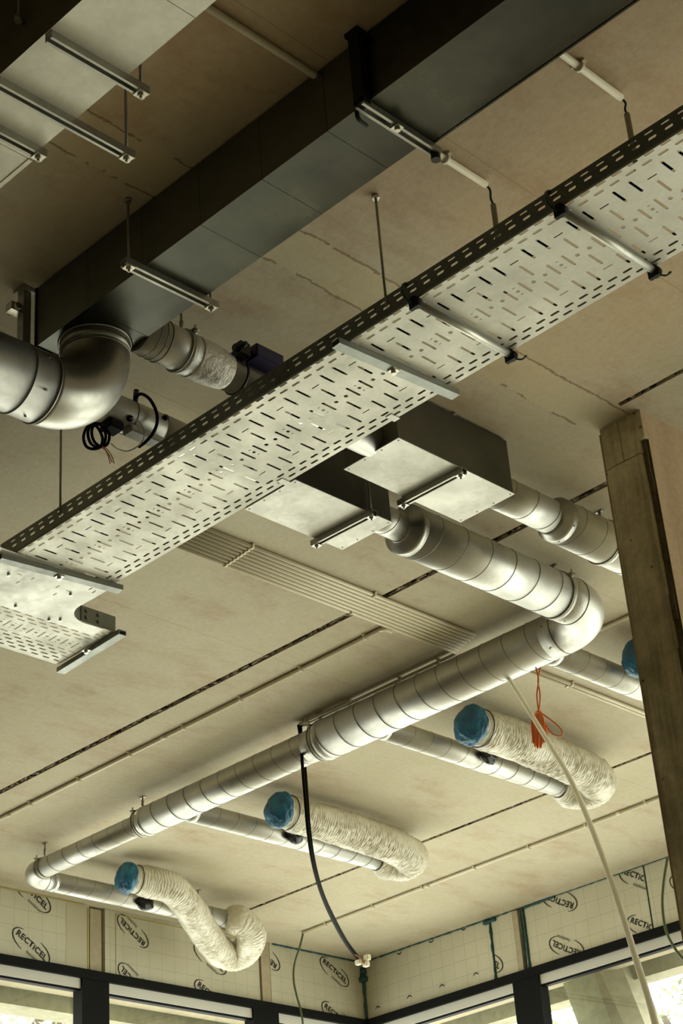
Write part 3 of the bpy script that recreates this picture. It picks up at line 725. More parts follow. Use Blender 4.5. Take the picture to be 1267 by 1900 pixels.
# black sensor cable arching over the duct and coil of spare cable hanging
DG = (XG)  # cable lies close to the duct: depth from the duct's x
def pxs(L, x): return [PX(a, c_, x) for a, c_ in L]
bm = B(); P_ = bez(pxs([(251, 738), (262, 731), (278, 741), (290, 764), (291, 786), (283, 805), (270, 820), (258, 829)], -3.80), 6)
tube(bm, P_, .0055, 10); tag(obj('sensor_cable', bm, M_CABLE), 'thick black cable arching over the slim duct', 'cable')
bm = B(); P_ = bez(pxs([(244, 776), (258, 783), (267, 797), (266, 815), (254, 829), (236, 837), (218, 833), (206, 823)], -3.79), 6)
tube(bm, P_, .0022, 8); tag(obj('sensor_cable', bm, M_GREYWIRE), 'thin pale wire looping from the slim duct grommet', 'cable')
bm = B()
coil = [(190, 787), (172, 786), (160, 795), (155, 812), (160, 828), (172, 833), (186, 829), (190, 812), (180, 792), (168, 790), (163, 805), (168, 822), (180, 830), (192, 826), (196, 806), (188, 790), (176, 788), (170, 800), (174, 818), (186, 828), (199, 824), (203, 806), (196, 796)]
P_ = bez([PX(a, c_, -3.83 + .02*math.sin(i*1.3)) for i, (a, c_) in enumerate(coil)], 6); tube(bm, P_, .0048, 9)
ck = obj('coiled_cable', bm, M_CABLE); tag(ck, 'hanging coil of black cable with stripped copper-coloured cores', 'cable')
for L in ([(184, 826), (196, 836), (202, 850), (204, 861)], [(184, 826), (198, 833), (207, 846), (212, 860)], [(185, 826), (195, 834), (203, 846), (208, 858)]):
    bm = B(); tube(bm, bez(pxs(L, -3.82), 5), .0016, 6); sub('core_wire', bm, M_COPPER, ck, 'orange brown bare core')

# ================================================================ RECTANGULAR DUCT D
def rect_duct(t, y0, y1, z0, z1, xs, mb, ms, flanges=(), lip=.006):
    "lengths of sheet duct between the given x joints"
    for i in range(len(xs)-1):
        bm = B(); a, c_ = xs[i], xs[i+1]
        vs = box(bm, (a+.0008, y0, z0), (c_-.0008, y1, z1)); bm.normal_update()
        for f in bm.faces: f.material_index = 0 if f.normal.z < -.5 else 1  # bottom keeps the lighter metal, other faces the copy with painted shade
        obj('duct_section', bm, [mb, ms], t)
d_ = thing('rectangular_duct', 'long flat rectangular sheet-metal duct crossing the dark upper part', 'duct', (-2.6, 2.78, 3.28))
rect_duct(d_, 2.672, 2.898, 3.175, 3.392, [-3.672, -3.42, -3.17, -2.92, -2.67, -2.42, -2.275], M_DUCT, M_BOXSHADE)
bm = B(); vs = box(bm, (-2.272, 2.668, 3.165), (-.6, 2.905, 3.392)); obj('duct_section', bm, M_DUCT, d_, 'slightly lower length beyond the clamp')
bm = B(); box(bm, (-2.30, 2.662, 3.1625), (-.6, 2.668, 3.178)); box(bm, (-2.30, 2.905, 3.1625), (-.6, 2.911, 3.178)); obj('edge_flange', bm, M_DUCT, d_, 'folded edge strips')
bm = B(); box(bm, (-3.676, 2.668, 3.171), (-3.668, 2.902, 3.392)); obj('end_flange', bm, M_DUCT, d_)
# E: elbow hanging under D
XE, ZE, RE = -3.55, 2.93, .105
e = thing('round_elbow_duct', 'big shiny round duct elbow dropping from the flat duct to the left edge', 'duct', (XE, 2.7, ZE))
YE = 2.80
el = [Vector((XE, YE, 3.176)), Vector((XE, YE, 3.135))] + arc((XE, YE-.20, 3.13), .20, 0, -PI/2, (0, 1, 0), (0, 0, 1), 28)[1:]
obj('elbow', elbow_bm(el, RE), M_ELBOW, e)
bm = B(); ring(bm, (XE, YE, 3.172), (0, 0, 1), RE+.003, .004, 64, 6, 0); band(bm, (XE, YE, 3.155), (0, 0, 1), RE, .036, .002, 64); ring(bm, (XE, YE, 3.13), (0, 0, 1), RE+.001, .0025, 64, 6, 1); rivets(bm, (XE, YE, 3.158), (0, 0, 1), RE+.001, 8, 1)
obj('spigot_collar', bm, [M_ELBOW, M_SEAM], e)
bm = B(); tube(bm, [(XE, YE-.195, ZE), (XE, 1.2, ZE)], RE, 72); ring(bm, (XE, YE-.20, ZE), (0, 1, 0), RE+.001, .003, 64, 6, 1); ring(bm, (XE, YE-.285, ZE), (0, 1, 0), RE+.001, .0022, 64, 6, 1); ring(bm, (XE, YE-.45, ZE), (0, 1, 0), RE+.001, .0015, 64, 6, 1)
rivets(bm, (XE, YE-.24, ZE), (0, 1, 0), RE, 6, 1); obj('straight_duct', bm, [M_ELBOW, M_SEAM], e)
# bracket post at the end of D
bm = B(); P0 = PY(50, 560, 2.655)
box(bm, (-3.725, 2.640, 3.17), (-3.695, 2.668, 3.4)); box(bm, (-3.735, 2.630, 3.385), (-3.685, 2.678, 3.4)); bx = obj('hanger_bracket', bm, M_RAIL); tag(bx, 'dark vertical bracket at the left end of the flat duct', 'bracket')
bm = B(); cyl(bm, (-3.74, 2.62, 3.315), (-3.69, 2.62, 3.315), .012, 10); box(bm, (-3.73, 2.60, 3.30), (-3.70, 2.645, 3.33)); sub('bolt', bm, M_BOLT, bx)

# --- trapeze hangers
def c_channel(bm, a, b_, wd, h, slot=.45, th=.0035):
    "strut channel open downwards, running a -> b, z = bottom"
    a = Vector(a); b_ = Vector(b_); t = (b_-a).normalized(); s = Vector((t.y, -t.x, 0)).normalized()
    hw = wd/2; sl = hw*slot
    prof = [(-hw, h), (hw, h), (hw, 0), (sl, 0), (sl, th), (hw-th, th), (hw-th, h-th), (-hw+th, h-th), (-hw+th, th), (-sl, th), (-sl, 0), (-hw, 0)]
    A_ = [bm.verts.new(a + s*p[0] + Vector((0, 0, p[1]))) for p in prof]; C_ = [bm.verts.new(b_ + s*p[0] + Vector((0, 0, p[1]))) for p in prof]
    n = len(prof)
    for i in range(n): bm.faces.new((A_[i], A_[(i+1) % n], C_[(i+1) % n], C_[i]))
    for V in (A_, C_):
        bm.faces.new((V[11], V[10], V[9], V[8])); bm.faces.new((V[8], V[7], V[0], V[11])); bm.faces.new((V[7], V[6], V[1], V[0])); bm.faces.new((V[6], V[5], V[2], V[1])); bm.faces.new((V[5], V[4], V[3], V[2]))
    bmesh.ops.recalc_face_normals(bm, faces=bm.faces[:])
def hexnut(bm, c, r, h):
    P_ = [(r*math.cos(PI/3*k), r*math.sin(PI/3*k)) for k in range(6)]; c = Vector(c)
    prism(bm, P_, lambda p: c + Vector((p[0], p[1], 0)), lambda p: c + Vector((p[0], p[1], h)))
def trapeze(label, a, b_, z, name='trapeze_hanger', wd=.030, h=.021, rodr=.004, inset=.018, rods=(1, 1), top=CEIL, group=None, rail=None, anchor=True):
    a = Vector((a[0], a[1], z)); b_ = Vector((b_[0], b_[1], z)); t_ = thing(name, label, 'hanger', (a+b_)/2, group); d = (b_-a).normalized()
    bm = B(); c_channel(bm, a, b_, wd, h); obj('channel', bm, rail or M_RAIL, t_)
    for k, (p, use) in enumerate(((a + d*inset, rods[0]), (b_ - d*inset, rods[1]))):
        if not use: continue
        bm = B(); cyl(bm, p - Vector((0, 0, .016)), Vector((p.x, p.y, top)), rodr, 10)
        if anchor: cyl(bm, Vector((p.x, p.y, top-.012)), Vector((p.x, p.y, top)), .010, 12)
        obj('threaded_rod', bm, M_ROD, t_)
        bm = B(); box(bm, (p.x-.014, p.y-.014, z-.003), (p.x+.014, p.y+.014, z)); hexnut(bm, (p.x, p.y, z-.010), .0085, .007); obj('nut_and_washer', bm, M_BOLT, t_)
    return t_
trapeze('strut channel hanger on two thin rods across the middle of the flat duct', (-3.172, 2.605), (-3.168, 2.945), 3.1535)
# H: the wide duct at top left with its hangers
ZH = 3.10
h_ = thing('rectangular_duct', 'pale-bottomed rectangular duct in the top left corner', 'duct', (-2.5, 2.0, 3.2))
ya, yb = PZ(75, 70, ZH).y, PZ(200, 170, ZH).y
ya, yb = 1.868, 2.100
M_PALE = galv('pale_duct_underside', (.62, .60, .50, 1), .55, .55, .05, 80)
xs = [-3.9, PZ(20, 322, ZH).x, -2.30, -1.6, -.9]
rect_duct(h_, ya, yb, ZH, 3.385, [-4.2, -2.93, -2.285, -1.3], M_PALE, M_BOXSHADE)
bm = B(); box(bm, (-4.2, yb, ZH-.002), (-2.93, yb+.012, ZH+.012)); obj('edge_flange', bm, M_PALE, h_)
for lab, pe, ps in (('upper of the three strut rails under the top left duct', (272, 180), (80, 62)),
                    ('middle of the three strut rails under the top left duct', (245, 298), (-60, 125)),
                    ('lowest of the three strut rails under the top left duct, dark end clip', (82, 296), (-100, 190))):
    zr = ZH-.024
    e1, s1 = PZ(*pe, zr), PZ(*ps, zr)
    xx = e1.x
    trapeze(lab, (xx, 1.872), (xx, e1.y), zr, h=.024, wd=.026, rods=(0, 1))
bm = B(); pq = PD(35, 40, 3.4)
pq = PZ(34, 38, 3.2)
cyl(bm, pq, Vector((pq.x, pq.y, CEIL)), .0035, 8); cyl(bm, pq-Vector((0, 0, .004)), pq+Vector((0, 0, .012)), .010, 10)
tag(obj('threaded_rod', bm, M_ROD), 'lone threaded rod with nut in the black top left corner', 'rod')

# clamp at D's joint
c_ = thing('duct_clamp', 'black strut clamp wrapped round the flat duct near the top centre', 'clamp', (-2.275, 2.79, 3.2))
bm = B(); c_channel(bm, (-2.275, 2.640, 3.142), (-2.275, 2.935, 3.142), .03, .021); obj('channel', bm, M_RAIL, c_)
bm = B(); box(bm, (-2.293, 2.640, 3.15), (-2.257, 2.664, CEIL)); box(bm, (-2.298, 2.634, 3.385), (-2.252, 2.668, CEIL)); obj('upright', bm, M_BOOT, c_, 'black upright')
bm = B(); tube(bm, bez([(-2.29, 2.645, 3.16), (-2.30, 2.66, 3.13), (-2.31, 2.70, 3.135)], 5), .006, 8); obj('hook', bm, M_BOOT, c_)
bm = B(); p = PZ(737, 235, 3.14); box(bm, (p.x-.015, p.y-.012, 3.136), (p.x+.012, p.y+.012, 3.1415)); hexnut(bm, (p.x, p.y, 3.126), .008, .01); obj('nut_plate', bm, M_BOLT, c_)
bm = B(); cyl(bm, (-2.275, 2.925, 3.125), (-2.275, 2.925, CEIL), .004, 10); cyl(bm, (-2.275, 2.925, 3.123), (-2.275, 2.925, 3.150), .013, 12); obj('end_bolt', bm, M_DARK, c_)

# ================================================================ PERFORATED CABLE TRAY
def slot2(cx, cy, L, W, axis='x', n=4):
    "outline of a round-ended slot"
    r = W/2; h = L/2-r; P_ = []
    for k in range(n+1): q = -PI/2 + PI*k/n; P_.append((h + r*math.cos(q), r*math.sin(q)))
    for k in range(n+1): q = PI/2 + PI*k/n; P_.append((-h + r*math.cos(q), r*math.sin(q)))
    return [(cx+a, cy+c_) if axis == 'x' else (cx-c_, cy+a) for a, c_ in P_]
def circ2(cx, cy, r, n=10): return [(cx+r*math.cos(2*PI*k/n), cy+r*math.sin(2*PI*k/n)) for k in range(n)]
def plate_bm(outline, holes, th, mapf):
    "flat sheet with real holes; mapf maps (u, v, w) to 3-D"
    cu = bpy.data.curves.new('p', 'CURVE'); cu.dimensions = '2D'; cu.fill_mode = 'BOTH'; cu.extrude = th/2
    for L in [outline]+holes:
        s = cu.splines.new('POLY'); s.points.add(len(L)-1); s.use_cyclic_u = True
        for i, p in enumerate(L): s.points[i].co = (p[0], p[1], 0, 1)
    o = bpy.data.objects.new('p', cu); COL.objects.link(o)
    dg = bpy.context.evaluated_depsgraph_get(); me = bpy.data.meshes.new_from_object(o.evaluated_get(dg)); bm = B(); bm.from_mesh(me)
    bpy.data.objects.remove(o); bpy.data.curves.remove(cu); bpy.data.meshes.remove(me)
    bmesh.ops.remove_doubles(bm, verts=bm.verts[:], dist=1e-6)
    for v in bm.verts: v.co = mapf(*v.co)
    return bm
ZB = 2.968; YT0, YT1 = 3.163, 3.572; YC = 3.360; PER = .1546; TXE = -4.53
tray = thing('perforated_cable_tray', 'long perforated metal cable tray running diagonally across the picture', 'cable tray', (-3, YC, ZB))
holes = []
x = -3.468 - PER*7
TX1 = -1.05
def inr(x, L): return TXE+.01 < x-L and x+L < TX1-.01
while x < TX1+PER:
    for s in (-1, 1):
        for v in (0, -.109, .109):
            if inr(x+s*.0262, .005): holes.append(slot2(x+s*.0262, YC+v, .062, .0085, 'y'))
        if inr(x+s*.0205+PER/2, .01): holes.append(circ2(x+s*.0205+PER/2, YC, .0068, 12))
        if inr(x+PER/2, .01): holes.append(slot2(x+PER/2, YC+s*.054, .062, .0085, 'y'))
        if inr(x+PER/2, .02): holes.append(slot2(x+PER/2, YC+s*.107, .031, .004, 'x', 3))
        if inr(x, .01): holes.append(slot2(x, YC+s*.019, .009, .003, 'x', 2))
    if inr(x, .01): holes.append(circ2(x, YC, .0058, 12))
    x += PER
x = -3.6745 - PER/3*18
while x < TX1:
    for s in (-1, 1):
        if inr(x, .017): holes.append(slot2(x, YC+s*.163, .032, .0085, 'x'))
        if inr(x+PER/6, .017): holes.append(slot2(x+PER/6, YC+s*.189, .032, .0085, 'x'))
    x += PER/3
bm = plate_bm([(TXE, YT0+.004), (TX1, YT0+.004), (TX1, YT1-.004), (TXE, YT1-.004)], holes, .0016, lambda u, v, w_: Vector((u, v, ZB+w_)))
obj('perforated_base', bm, M_TRAY, tray)
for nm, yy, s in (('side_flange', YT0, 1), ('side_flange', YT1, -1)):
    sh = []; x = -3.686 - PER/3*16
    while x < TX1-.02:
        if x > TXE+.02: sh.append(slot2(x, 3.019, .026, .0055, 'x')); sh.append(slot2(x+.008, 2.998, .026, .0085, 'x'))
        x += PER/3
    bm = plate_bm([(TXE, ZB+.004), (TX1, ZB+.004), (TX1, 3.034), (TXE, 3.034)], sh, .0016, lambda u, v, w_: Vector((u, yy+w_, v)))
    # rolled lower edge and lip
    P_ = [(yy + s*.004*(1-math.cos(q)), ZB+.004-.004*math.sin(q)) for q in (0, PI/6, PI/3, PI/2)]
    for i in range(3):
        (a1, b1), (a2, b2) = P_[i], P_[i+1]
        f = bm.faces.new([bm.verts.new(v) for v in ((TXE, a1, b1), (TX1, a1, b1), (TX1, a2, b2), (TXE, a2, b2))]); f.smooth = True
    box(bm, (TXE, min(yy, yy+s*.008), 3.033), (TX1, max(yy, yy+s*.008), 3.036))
    obj(nm, bm, M_TRAYSHADE, tray, 'slotted side flange, shade in its colour')
for k, (v, x0, x1) in enumerate(((-.128, -4.5, -1.1), (-.116, -4.5, -1.1), (-.104, -4.5, -1.1), (-.094, -4.5, -1.6), (-.052, -4.45, -2.45), (-.040, -4.45, -2.7), (-.028, -4.45, -2.9), (.062, -3.7, -2.8))):
    bm = B(); P_ = [(x0 + (x1-x0)*j/40, YC + .012 + v + .007*noise.noise(Vector((j*.35, k*.5, 0))), ZB+.0075+.003*(k % 2)) for j in range(41)]
    tube(bm, P_, .0060, 8)
    tag(obj('tray_cable', bm, M_CABLE), 'black cable lying in the long perforated tray, glimpsed through its slots', 'cable', 'cables lying in the long tray')
# splice plate and bolts on the near flange
bm = B(); px_ = PY(525, 683, YT0); box(bm, (px_.x-.035, YT0-.003, 2.98), (px_.x+.02, YT0-.0009, 3.030))
cyl(bm, (px_.x, YT0-.008, 3.01), (px_.x, YT0, 3.01), .006, 10); cyl(bm, (px_.x-.02, YT0-.008, 2.992), (px_.x-.02, YT0, 2.992), .006, 10); obj('splice_plate', bm, M_TRAYSHADE, tray)
# splice plates crossing the underside edge
for (px, py) in ((540, 893),(735, 770)):
    p = PZ(px, py, ZB-.002); bm = B(); box(bm, (p.x-.03, YT1-.035, ZB-.003), (p.x-.005, YT1+.004, ZB-.001)); obj('edge_clip', bm, M_PLATE, tray)
# hanging rods of the tray
for (x, y, lab) in ((-2.698, YT0, 'thin threaded rod from soffit to tray, near the picture centre'), (-4.197, YT0, 'thin threaded rod left of the slim duct, dropping to the tray')):
    t = thing('threaded_rod', lab, 'rod', (x, y, CEIL)); bm = B(); cyl(bm, (x, y, 3.0), (x, y, CEIL), .0042, 10); obj('rod', bm, M_ROD, t)
    bm = B(); cyl(bm, (x, y, CEIL-.014), (x, y, CEIL), .011, 14); obj('anchor', bm, M_BOLT, t)

# cross bars under the tray
def tbar(x, lab, wires=True):
    t = thing('tray_support_bar', lab, 'support bar', (x, YC, ZB-.02))
    bm = B(); prof = arc((0, 0, 0), .013, 0, 2*PI, (1, 0, 0), (0, 0, 1), 20)[:-1]
    cyl(bm, (x, 3.155, ZB-.0145), (x, 3.575, ZB-.0145), .011, 20); obj('bar', bm, M_RAIL, t)
    for yy in (3.160, 3.568):
        bm = B(); cyl(bm, (x, yy-.012, ZB-.016), (x, yy+.012, ZB-.016), .0165, 12); box(bm, (x-.02, yy-.006, ZB-.034), (x+.015, yy+.006, ZB-.008)); obj('end_fitting', bm, M_BOOT, t, 'black end fitting')
    bm = B(); tube(bm, bez([(x-.004, 3.150, ZB-.025), (x-.022, 3.142, ZB+.01), (x-.03, 3.150, ZB+.055), (x-.025, 3.175, ZB+.072)], 6), .0045, 8); obj('earth_wire', bm, M_EARTH, t, 'dark green earth wire')
    bm = B(); tube(bm, bez([(x+.006, 3.565, ZB-.03), (x+.022, 3.585, ZB-.034), (x+.03, 3.60, ZB-.02), (x+.018, 3.61, ZB-.01)], 6), .003, 8); obj('earth_wire_end', bm, M_EARTH, t, 'green wire end')
tbar(-2.072, 'round support bar with green wire under the tray at upper right')
tbar(-2.590, 'round support bar with green wire under the tray, right of centre')
def sbar(a, b_, lab, nutpx=None):
    t = thing('tray_support_bar', lab, 'support bar', ((a[0]+b_[0])/2, (a[1]+b_[1])/2, ZB-.02))
    bm = B(); A_ = Vector((*a, ZB-.022)); C_ = Vector((*b_, ZB-.022)); c_channel(bm, A_, C_, .034, .020, .0, .003); obj('strap', bm, M_STRAP, t)
    if nutpx:
        p = PZ(*nutpx, ZB-.024); bm = B(); cyl(bm, p-Vector((0, 0, .012)), p+Vector((0, 0, .002)), .008, 12); box(bm, (p.x-.013, p.y-.013, ZB-.026), (p.x+.013, p.y+.013, ZB-.022)); obj('nut', bm, M_BOLT, t)
sbar((-2.872, 3.128), (-2.836, 3.60), 'flat pale strap crossing under the tray at picture centre', (730, 688))
sbar((-4.488, 3.13), (-4.425, 3.60), 'flat pale strap under the tray at its lower left joint', (110, 1070))

# T piece and branch tray
T = thing('cable_tray_junction', 'smooth T-junction plate of the cable tray at the left edge', 'cable tray', (-4.65, 3.4, ZB))
out = [(TXE+.09, 2.9), (TXE+.09, 3.578), (-4.545, 3.578)]
out += [tuple(v[:2]) for v in arc((-4.625, 3.675, 0), .10, -PI/2, -PI, (1, 0, 0), (0, 1, 0), 12)]
out += [(-4.722, 3.76), (-4.79, 3.76), (-4.79, 2.9)]
th_ = []
for (px, py, ax) in ((36, 1065, 'y'), (61, 1073, 'x'), (33, 1080, 'x'), (107, 1088, 'x'), (127, 1096, 'y'), (102, 1102, 'x'), (168, 1092, 'x'), (174, 1098, 'x')):
    p = PZ(px, py, ZB-.003); th_.append(slot2(p.x, p.y, .022, .0045, ax, 3))
bm = plate_bm(out, th_, .0016, lambda u, v, w_: Vector((u, v, ZB-.003+w_))); obj('plate', bm, M_PLATE, T)
bm = B(); P_ = [(TXE+.02, 3.5785), (-4.545, 3.5785)] + [tuple(v[:2]) for v in arc((-4.625, 3.675, 0), .10, -PI/2, -PI, (1, 0, 0), (0, 1, 0), 16)]+[(-4.7255, 3.70)]
va = [(bm.verts.new((x, y, ZB-.003)), bm.verts.new((x, y, 3.032))) for x, y in P_]
for i in range(len(va)-1): f = bm.faces.new((va[i][0], va[i+1][0], va[i+1][1], va[i][1])); f.smooth = True
obj('curved_side', bm, M_TRAYSHADE, T, 'curved side wall, shade in its colour')
for (px, py) in ((16, 1066), (131, 1103), (29, 1125), (112, 1150), (91, 1150)):
    bm = B(); p = PZ(px, py, ZB-.006); cyl(bm, p-Vector((0, 0, .006)), p+Vector((0, 0, .004)), .0055, 10); obj('bolt', bm, M_BOLT, T)
br = thing('perforated_cable_tray', 'short perforated branch tray end under the T-junction at the left edge', 'cable tray', (-4.9, 3.5, ZB))
hl = []; BX0, BX1, BY0, BY1 = -5.07, -4.722, 2.7, 3.815; XC = -4.896
y = 3.737 - .0516*19; k = 0
while y < BY1-.012:
    if y > BY0+.03:
        hl.append(circ2(XC, y, .0068, 12)); hl.append(slot2(XC+.019, y, .007, .004, 'y', 2)); hl.append(slot2(XC-.019, y, .007, .004, 'y', 2))
        if y+.0258 < BY1-.01: hl.append(slot2(XC, y+.0258, .052, .0065, 'x'))
        for s in (-1, 1):
            hl.append(slot2(XC+s*.052, y, .032, .0075, 'y')); hl.append(slot2(XC+s*.098, y, .032, .0085, 'y')); hl.append(slot2(XC+s*.146, y, .032, .0085, 'y'))
            if y+.0258+.016 < BY1-.005: hl.append(slot2(XC+s*.075, y+.0258, .032, .0085, 'y')); hl.append(slot2(XC+s*.122, y+.0258, .032, .0085, 'y'))
    y += .0516
bm = plate_bm([(BX0, BY0), (BX1, BY0), (BX1, BY1), (BX0, BY1)], hl, .0016, lambda u, v, w_: Vector((u, v, ZB+w_))); obj('perforated_base', bm, M_TRAY, br)
bm = B(); box(bm, (BX1-.0016, 3.64, ZB), (BX1, BY1, 3.032)); box(bm, (BX1, 3.655, ZB+.004), (BX1+.003, 3.765, 3.028))
for yy in (3.68, 3.735):
    for zz in (2.985, 3.012): cyl(bm, (BX1, yy, zz), (BX1+.010, yy, zz), .0075, 10)
obj('side_flange', bm, M_TRAYSHADE, br, 'bolted side flange, shade in its colour')
bm = B(); box(bm, (BX0, BY0, ZB), (BX0+.0016, BY1, 3.032)); obj('side_flange', bm, M_TRAYSHADE, br)
t = sbar((-4.69, 3.822), (-5.09, 3.842), 'flat pale strap closing the end of the short branch tray', (160, 1207))

# ================================================================ SILENCER BOXES
def silencer(x0, x1, y0, y1, lab, zb=3.17, ztop=3.392):
    t = thing('ventilation_box', lab, 'ventilation box', ((x0+x1)/2, (y0+y1)/2, zb))
    bm = B(); box(bm, (x0+.004, y0+.004, zb+.003), (x1-.004, y1-.004, ztop)); obj('casing', bm, M_BOXSHADE, t)
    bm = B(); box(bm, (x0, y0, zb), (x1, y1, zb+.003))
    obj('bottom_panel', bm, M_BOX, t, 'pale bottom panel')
    bm = B()
    for x, y in [(x0+.012, y0+.012), (x1-.012, y0+.012), (x0+.012, y1-.012), (x1-.012, y1-.012), ((x0+x1)/2-.04, y1-.012), ((x0+x1)/2+.04, y1-.012), ((x0+x1)/2-.04, y0+.012), ((x0+x1)/2+.04, y0+.012)]:
        cyl(bm, (x, y, zb-.0012), (x, y, zb+.001), .0028, 8)
    obj('screws', bm, M_DARK, t)
    return t
silencer(-3.597, -3.338, 3.906, 4.506, 'right of two ventilation boxes, bright underside nearest the concrete column')
tb = silencer(-4.008, -3.750, 3.822, 4.310, 'left of two ventilation boxes, partly hidden behind the cable tray')
bm = B(); band(bm, (-3.462, 4.50, ZD), (0, 1, 0), .066, .02, .003); 
trapeze('strut hanger under the right ventilation box', (-3.628, 4.215), (-3.328, 4.222), 3.146, wd=.028)
trapeze('strut hanger under the left ventilation box', (-4.028, 4.176), (-3.722, 4.186), 3.146, wd=.028)
bm.free()

# ================================================================ PIPE CLAMPS
def pclamp(c, axis, R, lab, side=1, rod=True, rodoff=0.0):
    c = Vector(c); t = thing('pipe_clamp', lab, 'pipe clamp', c); ax = Vector(axis)
    bm = B(); band(bm, c, ax, R+.001, .020, .003, 48); band(bm, c-ax*.0125, ax, R+.001, .004, .005, 48); obj('band', bm, M_RAIL, t)
    s = Vector((ax.y, -ax.x, 0)); s = s if side > 0 else -s
    d = (s*.72 + Vector((0, 0, .52))).normalized()
    p = c + d*(R+.012); bm = B(); cyl(bm, p-Vector((0, 0, .014)), p+Vector((0, 0, .020)), .004, 10); hexnut(bm, p-Vector((0, 0, .010)), .009, .008)
    box(bm, (p.x-.012, p.y-.012, p.z), (p.x+.012, p.y+.012, p.z+.004)); obj('clamp_screw', bm, M_BOLT, t)
    if rod:
        q = c + Vector((0, 0, R)); bm = B(); cyl(bm, q, Vector((q.x, q.y, CEIL)), .004, 8); cyl(bm, q+Vector((0, 0, .02)), q+Vector((0, 0, min(.05, CEIL-q.z-.005))), .007, 8); box(bm, (q.x-.018, q.y-.007, CEIL-.004), (q.x+.018, q.y+.007, CEIL)); obj('rod', bm, M_ROD, t)
pclamp((XP, 5.405, ZD), (0, 1, 0), RD3, 'pipe clamp with bright bolt just before the large elbow')
pclamp((XQ, 5.20, ZD), (0, 1, 0), .086, 'pipe clamp on the duct beside the concrete column')
pclamp((-5.52, YM, ZD), (1, 0, 0), RD2+.012, 'wide pipe clamp round the middle of the main run', 1)
pclamp((-6.835, YM, ZD), (1, 0, 0), RD1+.016, 'pipe clamp at the far reducer of the main run', 1)
pclamp((-7.665, YM, ZD), (1, 0, 0), RD1, 'pipe clamp beside the farthest elbow', 1)
pclamp((XF, 3.075, ZF), (0, 1, 0), .0665, 'pipe clamp on the short taped duct behind the flat duct', 1)
pclamp((-7.83, 6.93, ZD), (0, 1, 0), RD1, 'green-stained pipe clamp on the farthest branch beside the white sleeve', -1)

# ================================================================ FLEXIBLE DUCTS
def flex(path, R, lab, seed, cap_at, endpt_r):
    P_ = bez(path, 44); L = [0]
    for i in range(1, len(P_)): L.append(L[-1] + (P_[i]-P_[i-1]).length)
    tot = L[-1]; n = int(tot/.0018); Q = []; j = 0
    for k in range(n+1):
        s = tot*k/n
        while j < len(L)-2 and L[j+1] < s: j += 1
        f = (s-L[j])/max(1e-9, L[j+1]-L[j]); Q.append(P_[j].lerp(P_[j+1], f))
    rr = []
    for k in range(n+1):
        s = tot*k/n; e0 = min(1, .80 + s/.10*.20); e1 = min(1, endpt_r/R + (tot-s)/.07*(1-endpt_r/R)); rr.append(R*min(e0, e1)*(1+.05*noise.noise(Vector((s*9, seed, 0)))))
    def rf(i, k, a):
        s = tot*i/n; cx, cy = math.cos(a), math.sin(a)
        wv = noise.noise(Vector((cx*1.6, cy*1.6, s*9+seed)))
        w2 = noise.noise(Vector((cx*4, cy*4, s*22+seed)))
        ph = s*400 + wv*5 + w2*2.4
        pl = 1-abs(math.sin(ph/2))**.6                       # sharp pleats round the sleeve
        amp = max(.25, min(1, .75 + 1.0*noise.noise(Vector((cx*1.5, cy*1.5, s*6+seed*3)))))
        big = noise.noise(Vector((cx*1.2, cy*1.2, s*8+seed*2)))
        fine = noise.noise(Vector((cx*3.2, cy*3.2, s*210+seed*7 + wv*2)))
        return 1 + .060*pl*amp + .030*big + .055*fine*amp - .03
    t = thing('flexible_duct', lab, 'flexible duct', Q[0])
    bm = B(); tube(bm, Q, rr, 112, 0, rfun=rf); obj('sleeve', bm, M_FLEX, t, 'crinkled white sleeve')
    # blue film cap at the open end
    d = (Q[0]-Q[16]).normalized(); bm = B(); bmesh.ops.create_uvsphere(bm, u_segments=96, v_segments=72, radius=1)
    s_, u_ = frame_of(d); c0 = Q[0] + d*.012
    for v in bm.verts:
        q = v.co.copy(); nn = noise.noise(q*2.1 + Vector((seed*5, 0, 0)))*.10 + (1-2*abs(noise.noise(q*3.3 + Vector((seed, 3, 0)))))*.035
        a = .062 if q.z > 0 else .045
        v.co = c0 + d*(q.z*a*(1+nn)) + (s_*q.x + u_*q.y)*R*.98*(1+nn)
    for f in bm.faces: f.smooth = True
    obj('film_cap', bm, M_BLUE, t, 'blue plastic film cap')
    bm = B(); k0 = 26; ring(bm, Q[k0], Q[k0+1]-Q[k0-1], rr[k0]*1.03, .0025, 48); obj('tie_band', bm, M_DARK, t, 'black tie band')
    return Q
ZFx = 3.268
def loop_path(x0, y0, x1, yt, xb, yb, sag=0.0):
    "from the capped end out along +y and round a U back to the branch end"
    r = (x0-xb)/2
    return [(x0, y0, ZFx), (x0+.0, y0+.15, ZFx), (x0-.0, y0+.40, ZFx+.0), (x1, y0+.70, ZFx-.01), (x1-.01, yt-.10, ZFx-.015), (x1-.075, yt-.005, ZFx-.02), (xb+.02, yt-.03, ZFx-.01), (xb, yb+.035, ZD), (xb, yb-.01, ZD)]
flex([(-4.985, 6.16, ZFx), (-4.985, 6.30, ZFx), (-4.99, 6.60, ZFx), (-5.00, 6.90, ZFx-.01), (-5.02, 7.10, ZFx-.02), (-5.09, 7.225, ZFx-.02), (-5.19, 7.245, ZFx-.015), (-5.235, 7.19, ZD), (-5.24, 7.11, ZD)], .098, 'crinkled white flexible duct with blue cap nearest the concrete column', 1, 0, .062)
